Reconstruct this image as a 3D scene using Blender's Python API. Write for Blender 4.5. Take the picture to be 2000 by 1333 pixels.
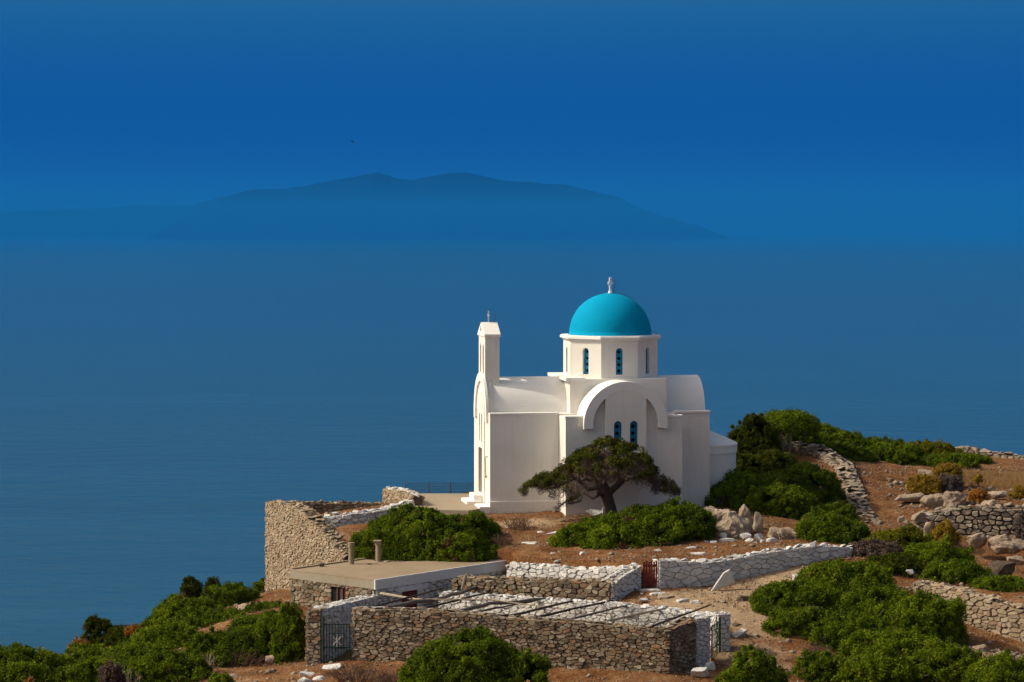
import bpy, bmesh, math, random
import numpy as np
from mathutils import Vector, Matrix, noise as mnoise
from mathutils.geometry import tessellate_polygon

for _o in list(bpy.data.objects):
    bpy.data.objects.remove(_o)
SC = bpy.context.scene
COL = SC.collection
R = math.radians

# ------------------------------------------------------------------ camera
# level telephoto camera, lens shifted down; x right, y into the picture, z up, camera at the origin
FPX = 4950.0                      # focal length in photograph pixels (2000 wide)
HOR = 450.0                       # photograph row of the eye level
cam = bpy.data.cameras.new('camera')
cam.sensor_width = 36.0
cam.lens = 36.0 * FPX / 2000.0
cam.shift_y = -(666.5 - HOR) / 2000.0
cam.clip_start = 0.5
cam.clip_end = 200000.0
camo = bpy.data.objects.new('camera', cam)
COL.objects.link(camo)
camo.location = (0, 0, 0)
camo.rotation_euler = (R(90), 0, 0)
SC.camera = camo

# ------------------------------------------------------------------ sun and sky
SUN_EL, SUN_B = R(40), R(-1.5)    # height; angle behind straight-left
SUN = Vector((-math.cos(SUN_EL) * math.cos(SUN_B), math.cos(SUN_EL) * math.sin(SUN_B), math.sin(SUN_EL)))
sl = bpy.data.lights.new('sun', 'SUN')
sl.energy = 3.2
sl.angle = R(0.6)
sl.color = (1.0, 0.905, 0.74)
so = bpy.data.objects.new('sun', sl)
COL.objects.link(so)
so.rotation_euler = (-SUN).to_track_quat('-Z', 'Y').to_euler()

world = bpy.data.worlds.new('World')
SC.world = world
world.use_nodes = True
wn, wl = world.node_tree.nodes, world.node_tree.links
wn.clear()
w_out = wn.new('ShaderNodeOutputWorld')
w_bg = wn.new('ShaderNodeBackground')
w_bg.inputs['Strength'].default_value = 0.15
w_sky = wn.new('ShaderNodeTexSky')
w_sky.sky_type = 'NISHITA'
w_sky.sun_disc = False
w_sky.sun_elevation = SUN_EL
w_sky.sun_rotation = math.atan2(SUN.x, SUN.y)
w_sky.altitude = 150.0
w_sky.air_density = 0.75
w_sky.dust_density = 6.0
w_sky.ozone_density = 0.0
# a deep blue belt of sky above the horizon, all the way round, going over into the clear sky above
w_tc = wn.new('ShaderNodeTexCoord')
w_sep = wn.new('ShaderNodeSeparateXYZ')
wl.new(w_tc.outputs['Generated'], w_sep.inputs[0])
w_ramp = wn.new('ShaderNodeValToRGB')
w_map = wn.new('ShaderNodeMapRange')
w_map.inputs['From Min'].default_value = 0.0
w_map.inputs['From Max'].default_value = 0.2
wl.new(w_sep.outputs['Z'], w_map.inputs['Value'])
wl.new(w_map.outputs[0], w_ramp.inputs['Fac'])
SKY_BELT = [(0.0, (0.10, 0.60, 2.0)), (0.14, (0.03, 0.46, 2.1)), (0.28, (0.02, 0.48, 2.1)), (0.48, (0.09, 0.90, 2.0)), (1.0, (0.5, 1.3, 2.3))]
w_ramp.color_ramp.interpolation = 'B_SPLINE'
_el = w_ramp.color_ramp.elements
while len(_el) < len(SKY_BELT):
    _el.new(0.5)
for _e, (_p, _c) in zip(_el, SKY_BELT):
    _e.position = _p
    _e.color = (_c[0] / 4, _c[1] / 4, _c[2] / 4, 1)
w_mul = wn.new('ShaderNodeVectorMath')
w_mul.operation = 'SCALE'
w_mul.inputs['Scale'].default_value = 4.0
wl.new(w_ramp.outputs['Color'], w_mul.inputs[0])
w_fac = wn.new('ShaderNodeMapRange')
w_fac.interpolation_type = 'SMOOTHSTEP'
w_fac.inputs['From Min'].default_value = 0.085
w_fac.inputs['From Max'].default_value = 0.17
wl.new(w_sep.outputs['Z'], w_fac.inputs['Value'])
w_mix = wn.new('ShaderNodeMix')
w_mix.data_type = 'RGBA'
wl.new(w_fac.outputs[0], w_mix.inputs['Factor'])
wl.new(w_mul.outputs[0], w_mix.inputs['A'])
w_dust = wn.new('ShaderNodeVectorMath')
w_dust.operation = 'MULTIPLY'
w_dust.inputs[1].default_value = (1.0, 0.95, 0.84)      # dusty summer air
wl.new(w_sky.outputs[0], w_dust.inputs[0])
wl.new(w_dust.outputs[0], w_mix.inputs['B'])
wl.new(w_mix.outputs['Result'], w_bg.inputs['Color'])
wl.new(w_bg.outputs[0], w_out.inputs['Surface'])

SC.view_settings.view_transform = 'Standard'
SC.view_settings.look = 'None'
SC.view_settings.exposure = 0.0
SC.view_settings.gamma = 1.0
SC.view_settings.use_curve_mapping = False
SC.cycles.max_bounces = 5
SC.cycles.diffuse_bounces = 3
SC.cycles.glossy_bounces = 2
SC.cycles.transparent_max_bounces = 8
SC.cycles.volume_bounces = 0
SC.cycles.use_denoising = True


def P(px, py, Y):
    """photograph pixel + distance -> point of the place"""
    return Vector(((px - 1000.0) / FPX * Y, Y, (HOR - py) / FPX * Y))


def PX(px, Y):
    return (px - 1000.0) / FPX * Y


def PZ(py, Y):
    return (HOR - py) / FPX * Y


# ------------------------------------------------------------------ object helpers
def link(name, me, parent=None, loc=None):
    o = bpy.data.objects.new(name, me)
    COL.objects.link(o)
    if parent is not None:
        o.parent = parent
    if loc is not None:
        o.location = loc
    return o


def tag(o, label=None, cat=None, group=None, kind=None):
    if label:
        o['label'] = label
    if cat:
        o['category'] = cat
    if group:
        o['group'] = group
    if kind:
        o['kind'] = kind
    return o


def thing(name, label, cat, loc=(0, 0, 0), rotz=0.0, group=None):
    o = bpy.data.objects.new(name, None)
    o.empty_display_size = 0.3
    COL.objects.link(o)
    o.location = loc
    o.rotation_euler = (0, 0, rotz)
    return tag(o, label, cat, group, 'thing' if cat else None)


def mesh(name, verts, faces, mat=None, smooth=False):
    me = bpy.data.meshes.new(name)
    me.from_pydata([tuple(v) for v in verts], [], faces)
    if mat:
        me.materials.append(mat)
    if smooth:
        me.polygons.foreach_set('use_smooth', [True] * len(me.polygons))
    me.update()
    return me


def mesh_np(name, verts, quads=None, tris=None, mat=None, smooth=False, face_attr=None):
    """fast mesh from numpy arrays; face_attr: (name, values) with values in the order quads, tris"""
    me = bpy.data.meshes.new(name)
    nq = 0 if quads is None else len(quads)
    nt = 0 if tris is None else len(tris)
    me.vertices.add(len(verts))
    me.vertices.foreach_set('co', np.asarray(verts, dtype=np.float32).ravel())
    loops = []
    if nq:
        loops.append(np.asarray(quads, dtype=np.int32).ravel())
    if nt:
        loops.append(np.asarray(tris, dtype=np.int32).ravel())
    lv = np.concatenate(loops)
    me.loops.add(len(lv))
    me.loops.foreach_set('vertex_index', lv)
    me.polygons.add(nq + nt)
    st = np.concatenate([np.arange(nq) * 4, nq * 4 + np.arange(nt) * 3]).astype(np.int32)
    me.polygons.foreach_set('loop_start', st)
    if smooth:
        me.polygons.foreach_set('use_smooth', np.ones(nq + nt, dtype=bool))
    if face_attr:
        a = me.attributes.new(face_attr[0], 'FLOAT', 'FACE')
        a.data.foreach_set('value', np.asarray(face_attr[1], dtype=np.float32))
    if mat:
        me.materials.append(mat)
    me.update(calc_edges=True)
    me.validate()
    return me


class MB:
    """collects simple shapes into one mesh"""

    def __init__(self):
        self.v, self.f = [], []

    def add(self, vs, fs):
        b = len(self.v)
        self.v += [tuple(p) for p in vs]
        self.f += [tuple(i + b for i in q) for q in fs]
        return self

    def box(self, x0, x1, y0, y1, z0, z1):
        vs = [(x, y, z) for z in (z0, z1) for y in (y0, y1) for x in (x0, x1)]
        return self.add(vs, [(0, 2, 3, 1), (4, 5, 7, 6), (0, 1, 5, 4), (2, 6, 7, 3), (0, 4, 6, 2), (1, 3, 7, 5)])

    def tube(self, pts, rad, n=8, cap=True):
        pts = [Vector(p) for p in pts]
        if not isinstance(rad, (list, tuple)):
            rad = [rad] * len(pts)
        rings = []
        up = None
        for i, p in enumerate(pts):
            t = (pts[min(i + 1, len(pts) - 1)] - pts[max(i - 1, 0)]).normalized()
            if up is None:
                a = Vector((0, 0, 1)) if abs(t.z) < 0.9 else Vector((1, 0, 0))
            else:
                a = up
            b = t.cross(a).normalized()
            a = b.cross(t).normalized()
            up = a
            rings.append([p + (a * math.cos(q) + b * math.sin(q)) * rad[i] for q in [2 * math.pi * k / n for k in range(n)]])
        vs = [v for r in rings for v in r]
        fs = []
        for i in range(len(rings) - 1):
            for k in range(n):
                k2 = (k + 1) % n
                fs.append((i * n + k, i * n + k2, (i + 1) * n + k2, (i + 1) * n + k))
        if cap:
            fs.append(tuple(range(n - 1, -1, -1)))
            fs.append(tuple((len(rings) - 1) * n + k for k in range(n)))
        return self.add(vs, fs)

    def prism(self, loop, d0, d1, fr):
        """extrude a 2-D loop from depth d0 to d1 in the frame fr(x, y, d)"""
        n = len(loop)
        vs = [fr(x, y, d0) for x, y in loop] + [fr(x, y, d1) for x, y in loop]
        fs = [tuple(range(n)), tuple(range(2 * n - 1, n - 1, -1))]
        fs += [(i, i + n, (i + 1) % n + n, (i + 1) % n) for i in range(n)]
        return self.add(vs, fs)

    def panel(self, outer, holes, d0, d1, fr):
        """a wall panel with openings: front at depth d0, back at d1"""
        loops = [outer] + list(holes)
        flat = [p for l in loops for p in l]
        tri = tessellate_polygon([[Vector((x, y, 0)) for x, y in l] for l in loops])
        n = len(flat)
        vs = [fr(x, y, d0) for x, y in flat] + [fr(x, y, d1) for x, y in flat]
        fs = [tuple(t) for t in tri] + [tuple(i + n for i in reversed(t)) for t in tri]
        b = 0
        for l in loops:
            m = len(l)
            fs += [(b + i, b + i + n, b + (i + 1) % m + n, b + (i + 1) % m) for i in range(m)]
            b += m
        return self.add(vs, fs)

    def build(self, name, mat, parent=None, loc=None, smooth=False, bevel=0.0, rel=None):
        vs = self.v
        if rel is not None:
            vs = [(x - rel[0], y - rel[1], z - rel[2]) for x, y, z in vs]
        me = mesh(name, vs, self.f, mat, smooth)
        bm = bmesh.new()
        bm.from_mesh(me)
        bmesh.ops.recalc_face_normals(bm, faces=bm.faces)
        bm.to_mesh(me)
        bm.free()
        o = link(name, me, parent, loc)
        if bevel:
            m = o.modifiers.new('bevel', 'BEVEL')
            m.width = bevel
            m.segments = 2
            m.limit_method = 'ANGLE'
            m.angle_limit = R(40)
        return o


# ------------------------------------------------------------------ materials
def new_mat(name):
    m = bpy.data.materials.new(name)
    m.use_nodes = True
    n = m.node_tree.nodes
    l = m.node_tree.links
    b = n['Principled BSDF']
    b.inputs['Specular IOR Level'].default_value = 0.25
    return m, n, l, b


def nd(n, t, **kw):
    x = n.new(t)
    for k, v in kw.items():
        if k in x.inputs:
            x.inputs[k].default_value = v
        else:
            setattr(x, k, v)
    return x


def ramp(n, stops):
    r = n.new('ShaderNodeValToRGB')
    e = r.color_ramp.elements
    while len(e) < len(stops):
        e.new(0.5)
    for q, (p, c) in zip(e, stops):
        q.position = p
        q.color = (*c, 1)
    return r


def mixc(n, l, fac, a, b, mode='MIX'):
    x = n.new('ShaderNodeMix')
    x.data_type = 'RGBA'
    x.blend_type = mode
    for s, v in (('Factor', fac), ('A', a), ('B', b)):
        if isinstance(v, (int, float)):
            x.inputs[s].default_value = v
        elif isinstance(v, tuple):
            x.inputs[s].default_value = (*v, 1)
        else:
            l.new(v, x.inputs[s])
    return x.outputs['Result']


def coords(n, l, kind='Object', scale=None):
    t = n.new('ShaderNodeTexCoord')
    o = t.outputs[kind]
    if scale is not None:
        m = n.new('ShaderNodeMapping')
        m.inputs['Scale'].default_value = scale
        l.new(o, m.inputs['Vector'])
        o = m.outputs[0]
    return o


def noise(n, l, vec, scale, detail=4.0, rough=0.55):
    x = nd(n, 'ShaderNodeTexNoise', Scale=scale, Detail=detail, Roughness=rough)
    if vec is not None:
        l.new(vec, x.inputs['Vector'])
    return x.outputs['Fac']


def bump(n, l, b, height, strength, dist):
    x = nd(n, 'ShaderNodeBump', Strength=strength, Distance=dist)
    l.new(height, x.inputs['Height'])
    l.new(x.outputs[0], b.inputs['Normal'])


def geo_pos(n):
    return n.new('ShaderNodeNewGeometry').outputs['Position']


def piece_random(n, l):
    """a random number for each stone, whether an object of its own or an island of a joined mesh"""
    oi = n.new('ShaderNodeObjectInfo').outputs['Random']
    gi = n.new('ShaderNodeNewGeometry').outputs['Random Per Island']
    a = nd(n, 'ShaderNodeMath', operation='ADD')
    l.new(oi, a.inputs[0])
    l.new(gi, a.inputs[1])
    f = nd(n, 'ShaderNodeMath', operation='FRACT')
    l.new(a.outputs[0], f.inputs[0])
    return f.outputs[0]


def mat_plaster(name, col, dirt, dirt_amt=0.5, rough=0.85, bumpd=0.02):
    m, n, l, b = new_mat(name)
    p = geo_pos(n)
    big = noise(n, l, p, 0.55, 5)
    mp = n.new('ShaderNodeMapping')
    mp.inputs['Scale'].default_value = (3.0, 3.0, 0.35)      # rain streaks run down the walls
    l.new(p, mp.inputs['Vector'])
    streak = noise(n, l, mp.outputs[0], 1.6, 5, 0.65)
    r1 = ramp(n, [(0.50, (0, 0, 0)), (0.85, (1, 1, 1))])
    l.new(streak, r1.inputs['Fac'])
    r2 = ramp(n, [(0.40, (0, 0, 0)), (0.8, (1, 1, 1))])
    l.new(big, r2.inputs['Fac'])
    mm = nd(n, 'ShaderNodeMath', operation='MULTIPLY_ADD')
    l.new(r1.outputs[0], mm.inputs[0])
    mm.inputs[1].default_value = 0.55 * dirt_amt
    m2 = nd(n, 'ShaderNodeMath', operation='MULTIPLY')
    l.new(r2.outputs[0], m2.inputs[0])
    m2.inputs[1].default_value = 0.6 * dirt_amt
    l.new(m2.outputs[0], mm.inputs[2])
    l.new(mixc(n, l, mm.outputs[0], col, dirt), b.inputs['Base Color'])
    b.inputs['Roughness'].default_value = rough
    fine = noise(n, l, p, 7.0, 6, 0.6)
    bump(n, l, b, fine, 0.35, bumpd)
    return m


def mat_stone(name, stops, stain, spots=None, rough=0.9, grain=9.0):
    m, n, l, b = new_mat(name)
    p = geo_pos(n)
    rnd = piece_random(n, l)
    r = ramp(n, stops)
    l.new(rnd, r.inputs['Fac'])
    c = r.outputs[0]
    g = noise(n, l, p, grain, 6, 0.65)
    rg = ramp(n, [(0.40, (0, 0, 0)), (0.72, (1, 1, 1))])
    l.new(g, rg.inputs['Fac'])
    f = nd(n, 'ShaderNodeMath', operation='MULTIPLY')
    l.new(rg.outputs[0], f.inputs[0])
    f.inputs[1].default_value = 0.55
    c = mixc(n, l, f.outputs[0], c, stain)
    if spots:
        s = noise(n, l, p, 3.1, 3, 0.6)
        rs = ramp(n, [(0.58, (0, 0, 0)), (0.70, (1, 1, 1))])
        l.new(s, rs.inputs['Fac'])
        f2 = nd(n, 'ShaderNodeMath', operation='MULTIPLY')
        l.new(rs.outputs[0], f2.inputs[0])
        f2.inputs[1].default_value = 0.6
        c = mixc(n, l, f2.outputs[0], c, spots)
    l.new(c, b.inputs['Base Color'])
    b.inputs['Roughness'].default_value = rough
    b.inputs['Specular IOR Level'].default_value = 0.15
    bump(n, l, b, noise(n, l, p, 14.0, 7, 0.75), 0.9, 0.045)
    return m


def mat_plain(name, col, var=0.25, rough=0.7, scale=6.0, metallic=0.0):
    m, n, l, b = new_mat(name)
    p = geo_pos(n)
    g = noise(n, l, p, scale, 5)
    c2 = tuple(x * (1 - var) for x in col)
    c1 = tuple(min(1, x * (1 + var)) for x in col)
    r = ramp(n, [(0.3, c2), (0.7, c1)])
    l.new(g, r.inputs['Fac'])
    l.new(r.outputs[0], b.inputs['Base Color'])
    b.inputs['Roughness'].default_value = rough
    b.inputs['Metallic'].default_value = metallic
    return m


def mat_leaf(name, stops, transl=0.32):
    m, n, l, b = new_mat(name)
    at = n.new('ShaderNodeAttribute')
    at.attribute_name = 'tint'
    r = ramp(n, stops)
    l.new(at.outputs['Fac'], r.inputs['Fac'])
    l.new(r.outputs[0], b.inputs['Base Color'])
    b.inputs['Roughness'].default_value = 0.7
    b.inputs['Specular IOR Level'].default_value = 0.04
    t = n.new('ShaderNodeBsdfTranslucent')
    l.new(r.outputs[0], t.inputs['Color'])
    ms = n.new('ShaderNodeMixShader')
    ms.inputs[0].default_value = transl
    l.new(b.outputs[0], ms.inputs[1])
    l.new(t.outputs[0], ms.inputs[2])
    l.new(ms.outputs[0], n['Material Output'].inputs['Surface'])
    return m


HAZE_COL = (0.012, 0.245, 0.79, 1)
HAZE_DENS = 2.0e-5
M = {}
M['white'] = mat_plaster('whitewash', (0.77, 0.75, 0.69), (0.57, 0.52, 0.44), 0.7, bumpd=0.035)
M['white_trim'] = mat_plaster('whitewash_trim', (0.80, 0.79, 0.75), (0.66, 0.62, 0.55), 0.35)
M['concrete'] = mat_plaster('concrete_roof', (0.31, 0.24, 0.155), (0.17, 0.13, 0.085), 0.95, 0.95)
M['render'] = mat_plaster('grey_render', (0.33, 0.29, 0.22), (0.20, 0.17, 0.12), 0.8, 0.95)
M['white_band'] = mat_plaster('white_band', (0.66, 0.67, 0.67), (0.50, 0.49, 0.47), 0.6)
M['paving'] = mat_plaster('paving', (0.31, 0.255, 0.18), (0.22, 0.175, 0.12), 0.6)
M['dome'] = mat_plaster('blue_paint', (0.001, 0.31, 0.53), (0.002, 0.235, 0.43), 0.9, 0.8, 0.03)
M['dome'].node_tree.nodes['Principled BSDF'].inputs['Specular IOR Level'].default_value = 0.04
M['screen'] = mat_plain('blue_screen', (0.008, 0.20, 0.36), 0.15, 0.5)
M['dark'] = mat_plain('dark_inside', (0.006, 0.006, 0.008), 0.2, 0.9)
M['door_brown'] = mat_plain('door_brown', (0.13, 0.065, 0.045), 0.2, 0.6)
M['door_red'] = mat_plain('door_red', (0.10, 0.018, 0.013), 0.3, 0.55)
M['gate_red'] = mat_plain('gate_red', (0.16, 0.022, 0.016), 0.35, 0.6, 20)
M['green_iron'] = mat_plain('green_iron', (0.010, 0.032, 0.020), 0.3, 0.5)
M['white_iron'] = mat_plain('white_iron', (0.60, 0.60, 0.56), 0.1, 0.5)
M['wire'] = mat_plain('wire', (0.045, 0.06, 0.06), 0.3, 0.6)
M['wood_grey'] = mat_plain('wood_grey', (0.15, 0.125, 0.10), 0.35, 0.85, 14)
M['wood_pale'] = mat_plain('wood_pale', (0.30, 0.25, 0.18), 0.3, 0.85, 14)
M['wood_dark'] = mat_plain('wood_dark', (0.055, 0.035, 0.026), 0.35, 0.85, 14)
M['bark'] = mat_plain('bark', (0.075, 0.055, 0.042), 0.45, 0.95, 16)
M['twig'] = mat_plain('twig', (0.13, 0.10, 0.08), 0.35, 0.95, 9)
M['twig_red'] = mat_plain('twig_red', (0.13, 0.075, 0.05), 0.4, 0.95, 5)
M['bird'] = mat_plain('bird', (0.015, 0.013, 0.012), 0.2, 0.8)
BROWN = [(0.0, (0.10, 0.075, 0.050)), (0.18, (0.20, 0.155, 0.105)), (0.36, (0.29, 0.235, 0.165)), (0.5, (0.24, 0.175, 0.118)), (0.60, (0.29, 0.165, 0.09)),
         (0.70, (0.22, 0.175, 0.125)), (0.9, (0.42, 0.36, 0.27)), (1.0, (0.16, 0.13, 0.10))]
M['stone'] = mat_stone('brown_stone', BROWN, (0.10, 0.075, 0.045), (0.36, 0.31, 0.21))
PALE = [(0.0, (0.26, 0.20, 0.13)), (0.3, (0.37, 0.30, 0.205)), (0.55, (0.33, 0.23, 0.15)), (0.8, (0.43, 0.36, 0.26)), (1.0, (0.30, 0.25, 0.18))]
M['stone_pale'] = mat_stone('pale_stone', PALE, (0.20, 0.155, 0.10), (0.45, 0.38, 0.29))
FIELD = [(0.0, (0.24, 0.19, 0.14)), (0.35, (0.33, 0.28, 0.215)), (0.65, (0.28, 0.215, 0.155)), (1.0, (0.40, 0.35, 0.28))]
M['stone_field'] = mat_stone('field_stone', FIELD, (0.17, 0.13, 0.095), (0.44, 0.40, 0.33))
WHITE = [(0.0, (0.52, 0.515, 0.50)), (0.5, (0.63, 0.63, 0.615)), (1.0, (0.70, 0.70, 0.685))]
M['stone_white'] = mat_stone('whitewashed_stone', WHITE, (0.36, 0.33, 0.285), (0.66, 0.66, 0.64))
M['rock'] = mat_stone('boulder_rock', [(0, (0.30, 0.23, 0.165)), (1, (0.40, 0.32, 0.24))], (0.20, 0.15, 0.105), (0.46, 0.40, 0.32), grain=3.5)
M['rock_dark'] = mat_stone('dark_rock', [(0, (0.10, 0.075, 0.055)), (1, (0.16, 0.12, 0.09))], (0.06, 0.045, 0.035), (0.22, 0.18, 0.14), grain=4)
M['mortar'] = mat_plain('wall_core', (0.10, 0.078, 0.055), 0.35, 1.0, 8)
M['mortar_white'] = mat_plain('wall_core_white', (0.31, 0.285, 0.255), 0.35, 1.0, 8)
M['leaf'] = mat_leaf('shrub_leaf', [(0.0, (0.11, 0.068, 0.026)), (0.05, (0.11, 0.068, 0.026)), (0.07, (0.042, 0.068, 0.003)), (0.45, (0.092, 0.143, 0.004)), (0.8, (0.145, 0.205, 0.006)), (1.0, (0.20, 0.25, 0.012))])
M['leaf_dark'] = mat_leaf('dark_leaf', [(0.0, (0.024, 0.034, 0.002)), (0.5, (0.052, 0.068, 0.003)), (1.0, (0.10, 0.115, 0.008))])
M['leaf_olive'] = mat_leaf('olive_leaf', [(0.0, (0.06, 0.065, 0.003)), (0.5, (0.12, 0.13, 0.005)), (1.0, (0.20, 0.20, 0.012))])
M['leaf_juniper'] = mat_leaf('juniper_leaf', [(0.0, (0.028, 0.030, 0.004)), (0.5, (0.060, 0.066, 0.006)), (1.0, (0.10, 0.105, 0.012))], 0.15)
M['leaf_dead'] = mat_leaf('dead_twigs', [(0.0, (0.06, 0.042, 0.034)), (0.5, (0.11, 0.072, 0.055)), (1.0, (0.16, 0.12, 0.09))], 0.1)
M['cushion_olive'] = mat_leaf('cushion_olive', [(0.0, (0.15, 0.095, 0.010)), (0.5, (0.25, 0.165, 0.015)), (1.0, (0.33, 0.22, 0.03))], 0.1)
M['cushion_rust'] = mat_leaf('cushion_rust', [(0.0, (0.20, 0.075, 0.012)), (0.5, (0.31, 0.13, 0.022)), (1.0, (0.38, 0.19, 0.04))], 0.1)
M['cushion_grey'] = mat_leaf('cushion_grey', [(0.0, (0.065, 0.052, 0.042)), (0.5, (0.11, 0.09, 0.072)), (1.0, (0.16, 0.13, 0.105))], 0.1)
M['straw'] = mat_leaf('straw', [(0.0, (0.16, 0.075, 0.035)), (0.5, (0.24, 0.13, 0.06)), (1.0, (0.38, 0.25, 0.11))], 0.2)
# ------------------------------------------------------------------ lie of the land
def tps_fit(pts):
    p = np.array(pts, dtype=float)
    xy, z = p[:, :2], p[:, 2]
    n = len(p)
    d = np.linalg.norm(xy[:, None] - xy[None], axis=2)
    K = np.where(d > 0, d * d * np.log(d + 1e-9), 0.0) + np.eye(n) * 0.4
    Q = np.hstack([np.ones((n, 1)), xy])
    A = np.zeros((n + 3, n + 3))
    A[:n, :n], A[:n, n:], A[n:, :n] = K, Q, Q.T
    return xy, np.linalg.solve(A, np.concatenate([z, np.zeros(3)]))


def tps_eval(fit, x, y):
    xy, w = fit
    out = w[-3] + w[-2] * x + w[-1] * y
    for (a, b), k in zip(xy, w[:-3]):
        d2 = (x - a) ** 2 + (y - b) ** 2
        out = out + k * 0.5 * d2 * np.log(d2 + 1e-12)
    return out


def G(px, py, Y):
    v = P(px, py, Y)
    return (v.x, v.y, v.z)


SHARED = [G(1680, 1085, 104), G(1720, 1020, 114), G(1780, 1037, 112), G(1830, 1062, 111.6), G(1900, 1066, 111.2), G(1990, 1078, 110.5),
          G(1950, 1130, 106), G(1990, 1150, 104), G(1900, 992, 114.6), G(1990, 990, 114.4), G(1800, 1010, 114.4),
          (26, 112, -13.6), (26, 118, -12.4), (26, 128, -12.2), (27, 100, -14.6)]
UPPER = SHARED + [
    (-1, 113, -12.62), (2, 111.2, -12.68), (6, 111.2, -12.6), (9.5, 112.2, -12.55), (10, 118, -12.5), (0, 118, -12.55), (5, 120, -12.6), (5, 115, -12.6),
    (-3, 116.5, -12.5), (-2.3, 113.6, -12.55), (-4, 113.6, -12.6), (-1.5, 120, -12.6), (-5, 119, -12.8),
    G(640, 1047, 109.2), G(720, 1035, 109.8), (-8, 113.2, -13.2), (-9.7, 115, -13.2), (-6.9, 107.6, -13.7), (-3.8, 109.6, -13.25), G(800, 1010, 112),
    G(1000, 1032, 109.6), G(1000, 1062, 107), G(1000, 1086, 105.3), G(1080, 1042, 108.8), G(1100, 1094, 103.4), G(1200, 1096, 101.7), G(1250, 1100, 100.9),
    G(1275, 1112, 100.6), G(1350, 1086, 103.4), G(1300, 1062, 105.8), G(1450, 1070, 104.9), G(1600, 1062, 105.9), G(1400, 1042, 108.6), G(1470, 1050, 108),
    G(1560, 1052, 107.8), G(1190, 1013, 110), G(1400, 985, 116), G(1500, 962, 119), G(1600, 1000, 115), G(1640, 935, 120.6), G(1540, 872, 127), G(1460, 902, 124),
    G(1600, 882, 128), G(1685, 915, 123.8), G(1705, 962, 119), G(1760, 905, 127), G(1850, 916, 127), G(1980, 937, 125), G(1800, 962, 120), G(1900, 972, 118),
    G(1990, 975, 118), G(1650, 878, 133), G(1760, 885, 137), G(1900, 898, 139), G(2000, 912, 141), G(1500, 862, 133),
    (12, 142, -13.5), (22, 150, -17), (5, 134, -15.5), (0, 127, -15), (-8, 123, -16.5), (30, 150, -17), (14, 155, -20), (0, 140, -20), (-14, 124, -22), (-13, 116, -17)]
LOWER = SHARED + [
    G(1287, 1152, 99.8), G(1400, 1150, 100.4), G(1500, 1123, 102), G(1600, 1102, 103), G(1300, 1170, 98), G(1335, 1186, 96.5), G(1450, 1182, 97), G(1450, 1243, 94),
    G(1480, 1300, 91), G(1600, 1330, 90), G(1420, 1330, 88.6), G(1600, 1182, 98), G(1750, 1202, 97), G(1800, 1145, 100.6), G(1900, 1238, 96.6), G(1850, 1216, 97.6), G(1950, 1252, 95.8), G(2000, 1268, 94.9), G(2060, 1284, 94.3), G(1900, 1258, 94.6), G(2000, 1285, 93.2),
    G(1950, 1312, 91.5), G(1800, 1335, 90), G(1900, 1160, 99.5), G(2000, 1188, 97.6), G(1840, 1148, 100.3), (5, 100, -14.2), (0, 102, -15.6),
    G(560, 1192, 101.5), G(520, 1165, 115.5), G(545, 1186, 108), G(490, 1196, 106), G(600, 1300, 93), G(540, 1300, 95), G(560, 1245, 99), G(480, 1326, 92),
    G(700, 1325, 90), G(1000, 1380, 87), G(1200, 1345, 87.5), G(400, 1205, 107), G(300, 1245, 104), G(200, 1282, 101), G(100, 1318, 98), G(0, 1348, 96), G(450, 1176, 112),
    (-13.5, 118, -19), (-20, 115, -21), (-25, 110, -23), (-30, 100, -23), (-26, 90, -20), (-14, 124, -22), (-12, 85, -17), (0, 83, -16.7), (12, 83, -16.7), (22, 86, -16.4),
    (-12, 116, -17), (-8, 105, -15.4)]
FIT_U, FIT_L = tps_fit(UPPER), tps_fit(LOWER)

# plan of the built things (metres)
HOUSE_FM = Vector((-5.40, 100.0))
HOUSE_R = Vector((-0.28, 105.9))
HOUSE_FL = Vector((-9.10, 103.0))
_hu = (HOUSE_R - HOUSE_FM)
HOUSE_L = _hu.length
HOUSE_U = _hu / HOUSE_L
HOUSE_V = Vector((-HOUSE_U.y, HOUSE_U.x))
HOUSE_W = abs((HOUSE_FL - HOUSE_FM).dot(HOUSE_V))
HOUSE_B = HOUSE_FM + HOUSE_U * HOUSE_L + HOUSE_V * HOUSE_W
HOUSE_TOP = -13.80
UP_POLY = [(-11.05, 140), (-11.05, 115.95), (-6.95, 107.1), (-5.9, 106.2), (HOUSE_B.x, HOUSE_B.y - 0.3), (-0.25, 105.75), (-0.06, 105.3), (1.41, 104.0), (2.84, 102.7), (4.04, 101.7), (4.85, 100.9), (5.15, 100.3), (5.75, 100.3),
           (7.67, 101.2), (8.86, 101.9), (10.25, 102.6), (11.57, 103.3), (12.45, 103.7), (13.9, 104.3), (15, 104.9), (16.5, 105.5), (40, 105.5), (40, 300), (-11.05, 300)]
YARD_POLY = [(-6.6, 93.4), (-5.6, 100.0), (-2.6, 102.0), (3.6, 96.1), (7.2, 93.9), (7.1, 90.2), (5.6, 89.2)]


def in_poly(x, y, poly):
    x, y = np.asarray(x, float), np.asarray(y, float)
    r = np.zeros(x.shape, bool)
    j = len(poly) - 1
    for i in range(len(poly)):
        (xi, yi), (xj, yj) = poly[i], poly[j]
        c = ((yi > y) != (yj > y)) & (x < (xj - xi) * (y - yi) / ((yj - yi) or 1e-9) + xi)
        r ^= c
        j = i
    return r


def sstep(a, b, t):
    t = np.clip((t - a) / (b - a), 0, 1)
    return t * t * (3 - 2 * t)


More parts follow.
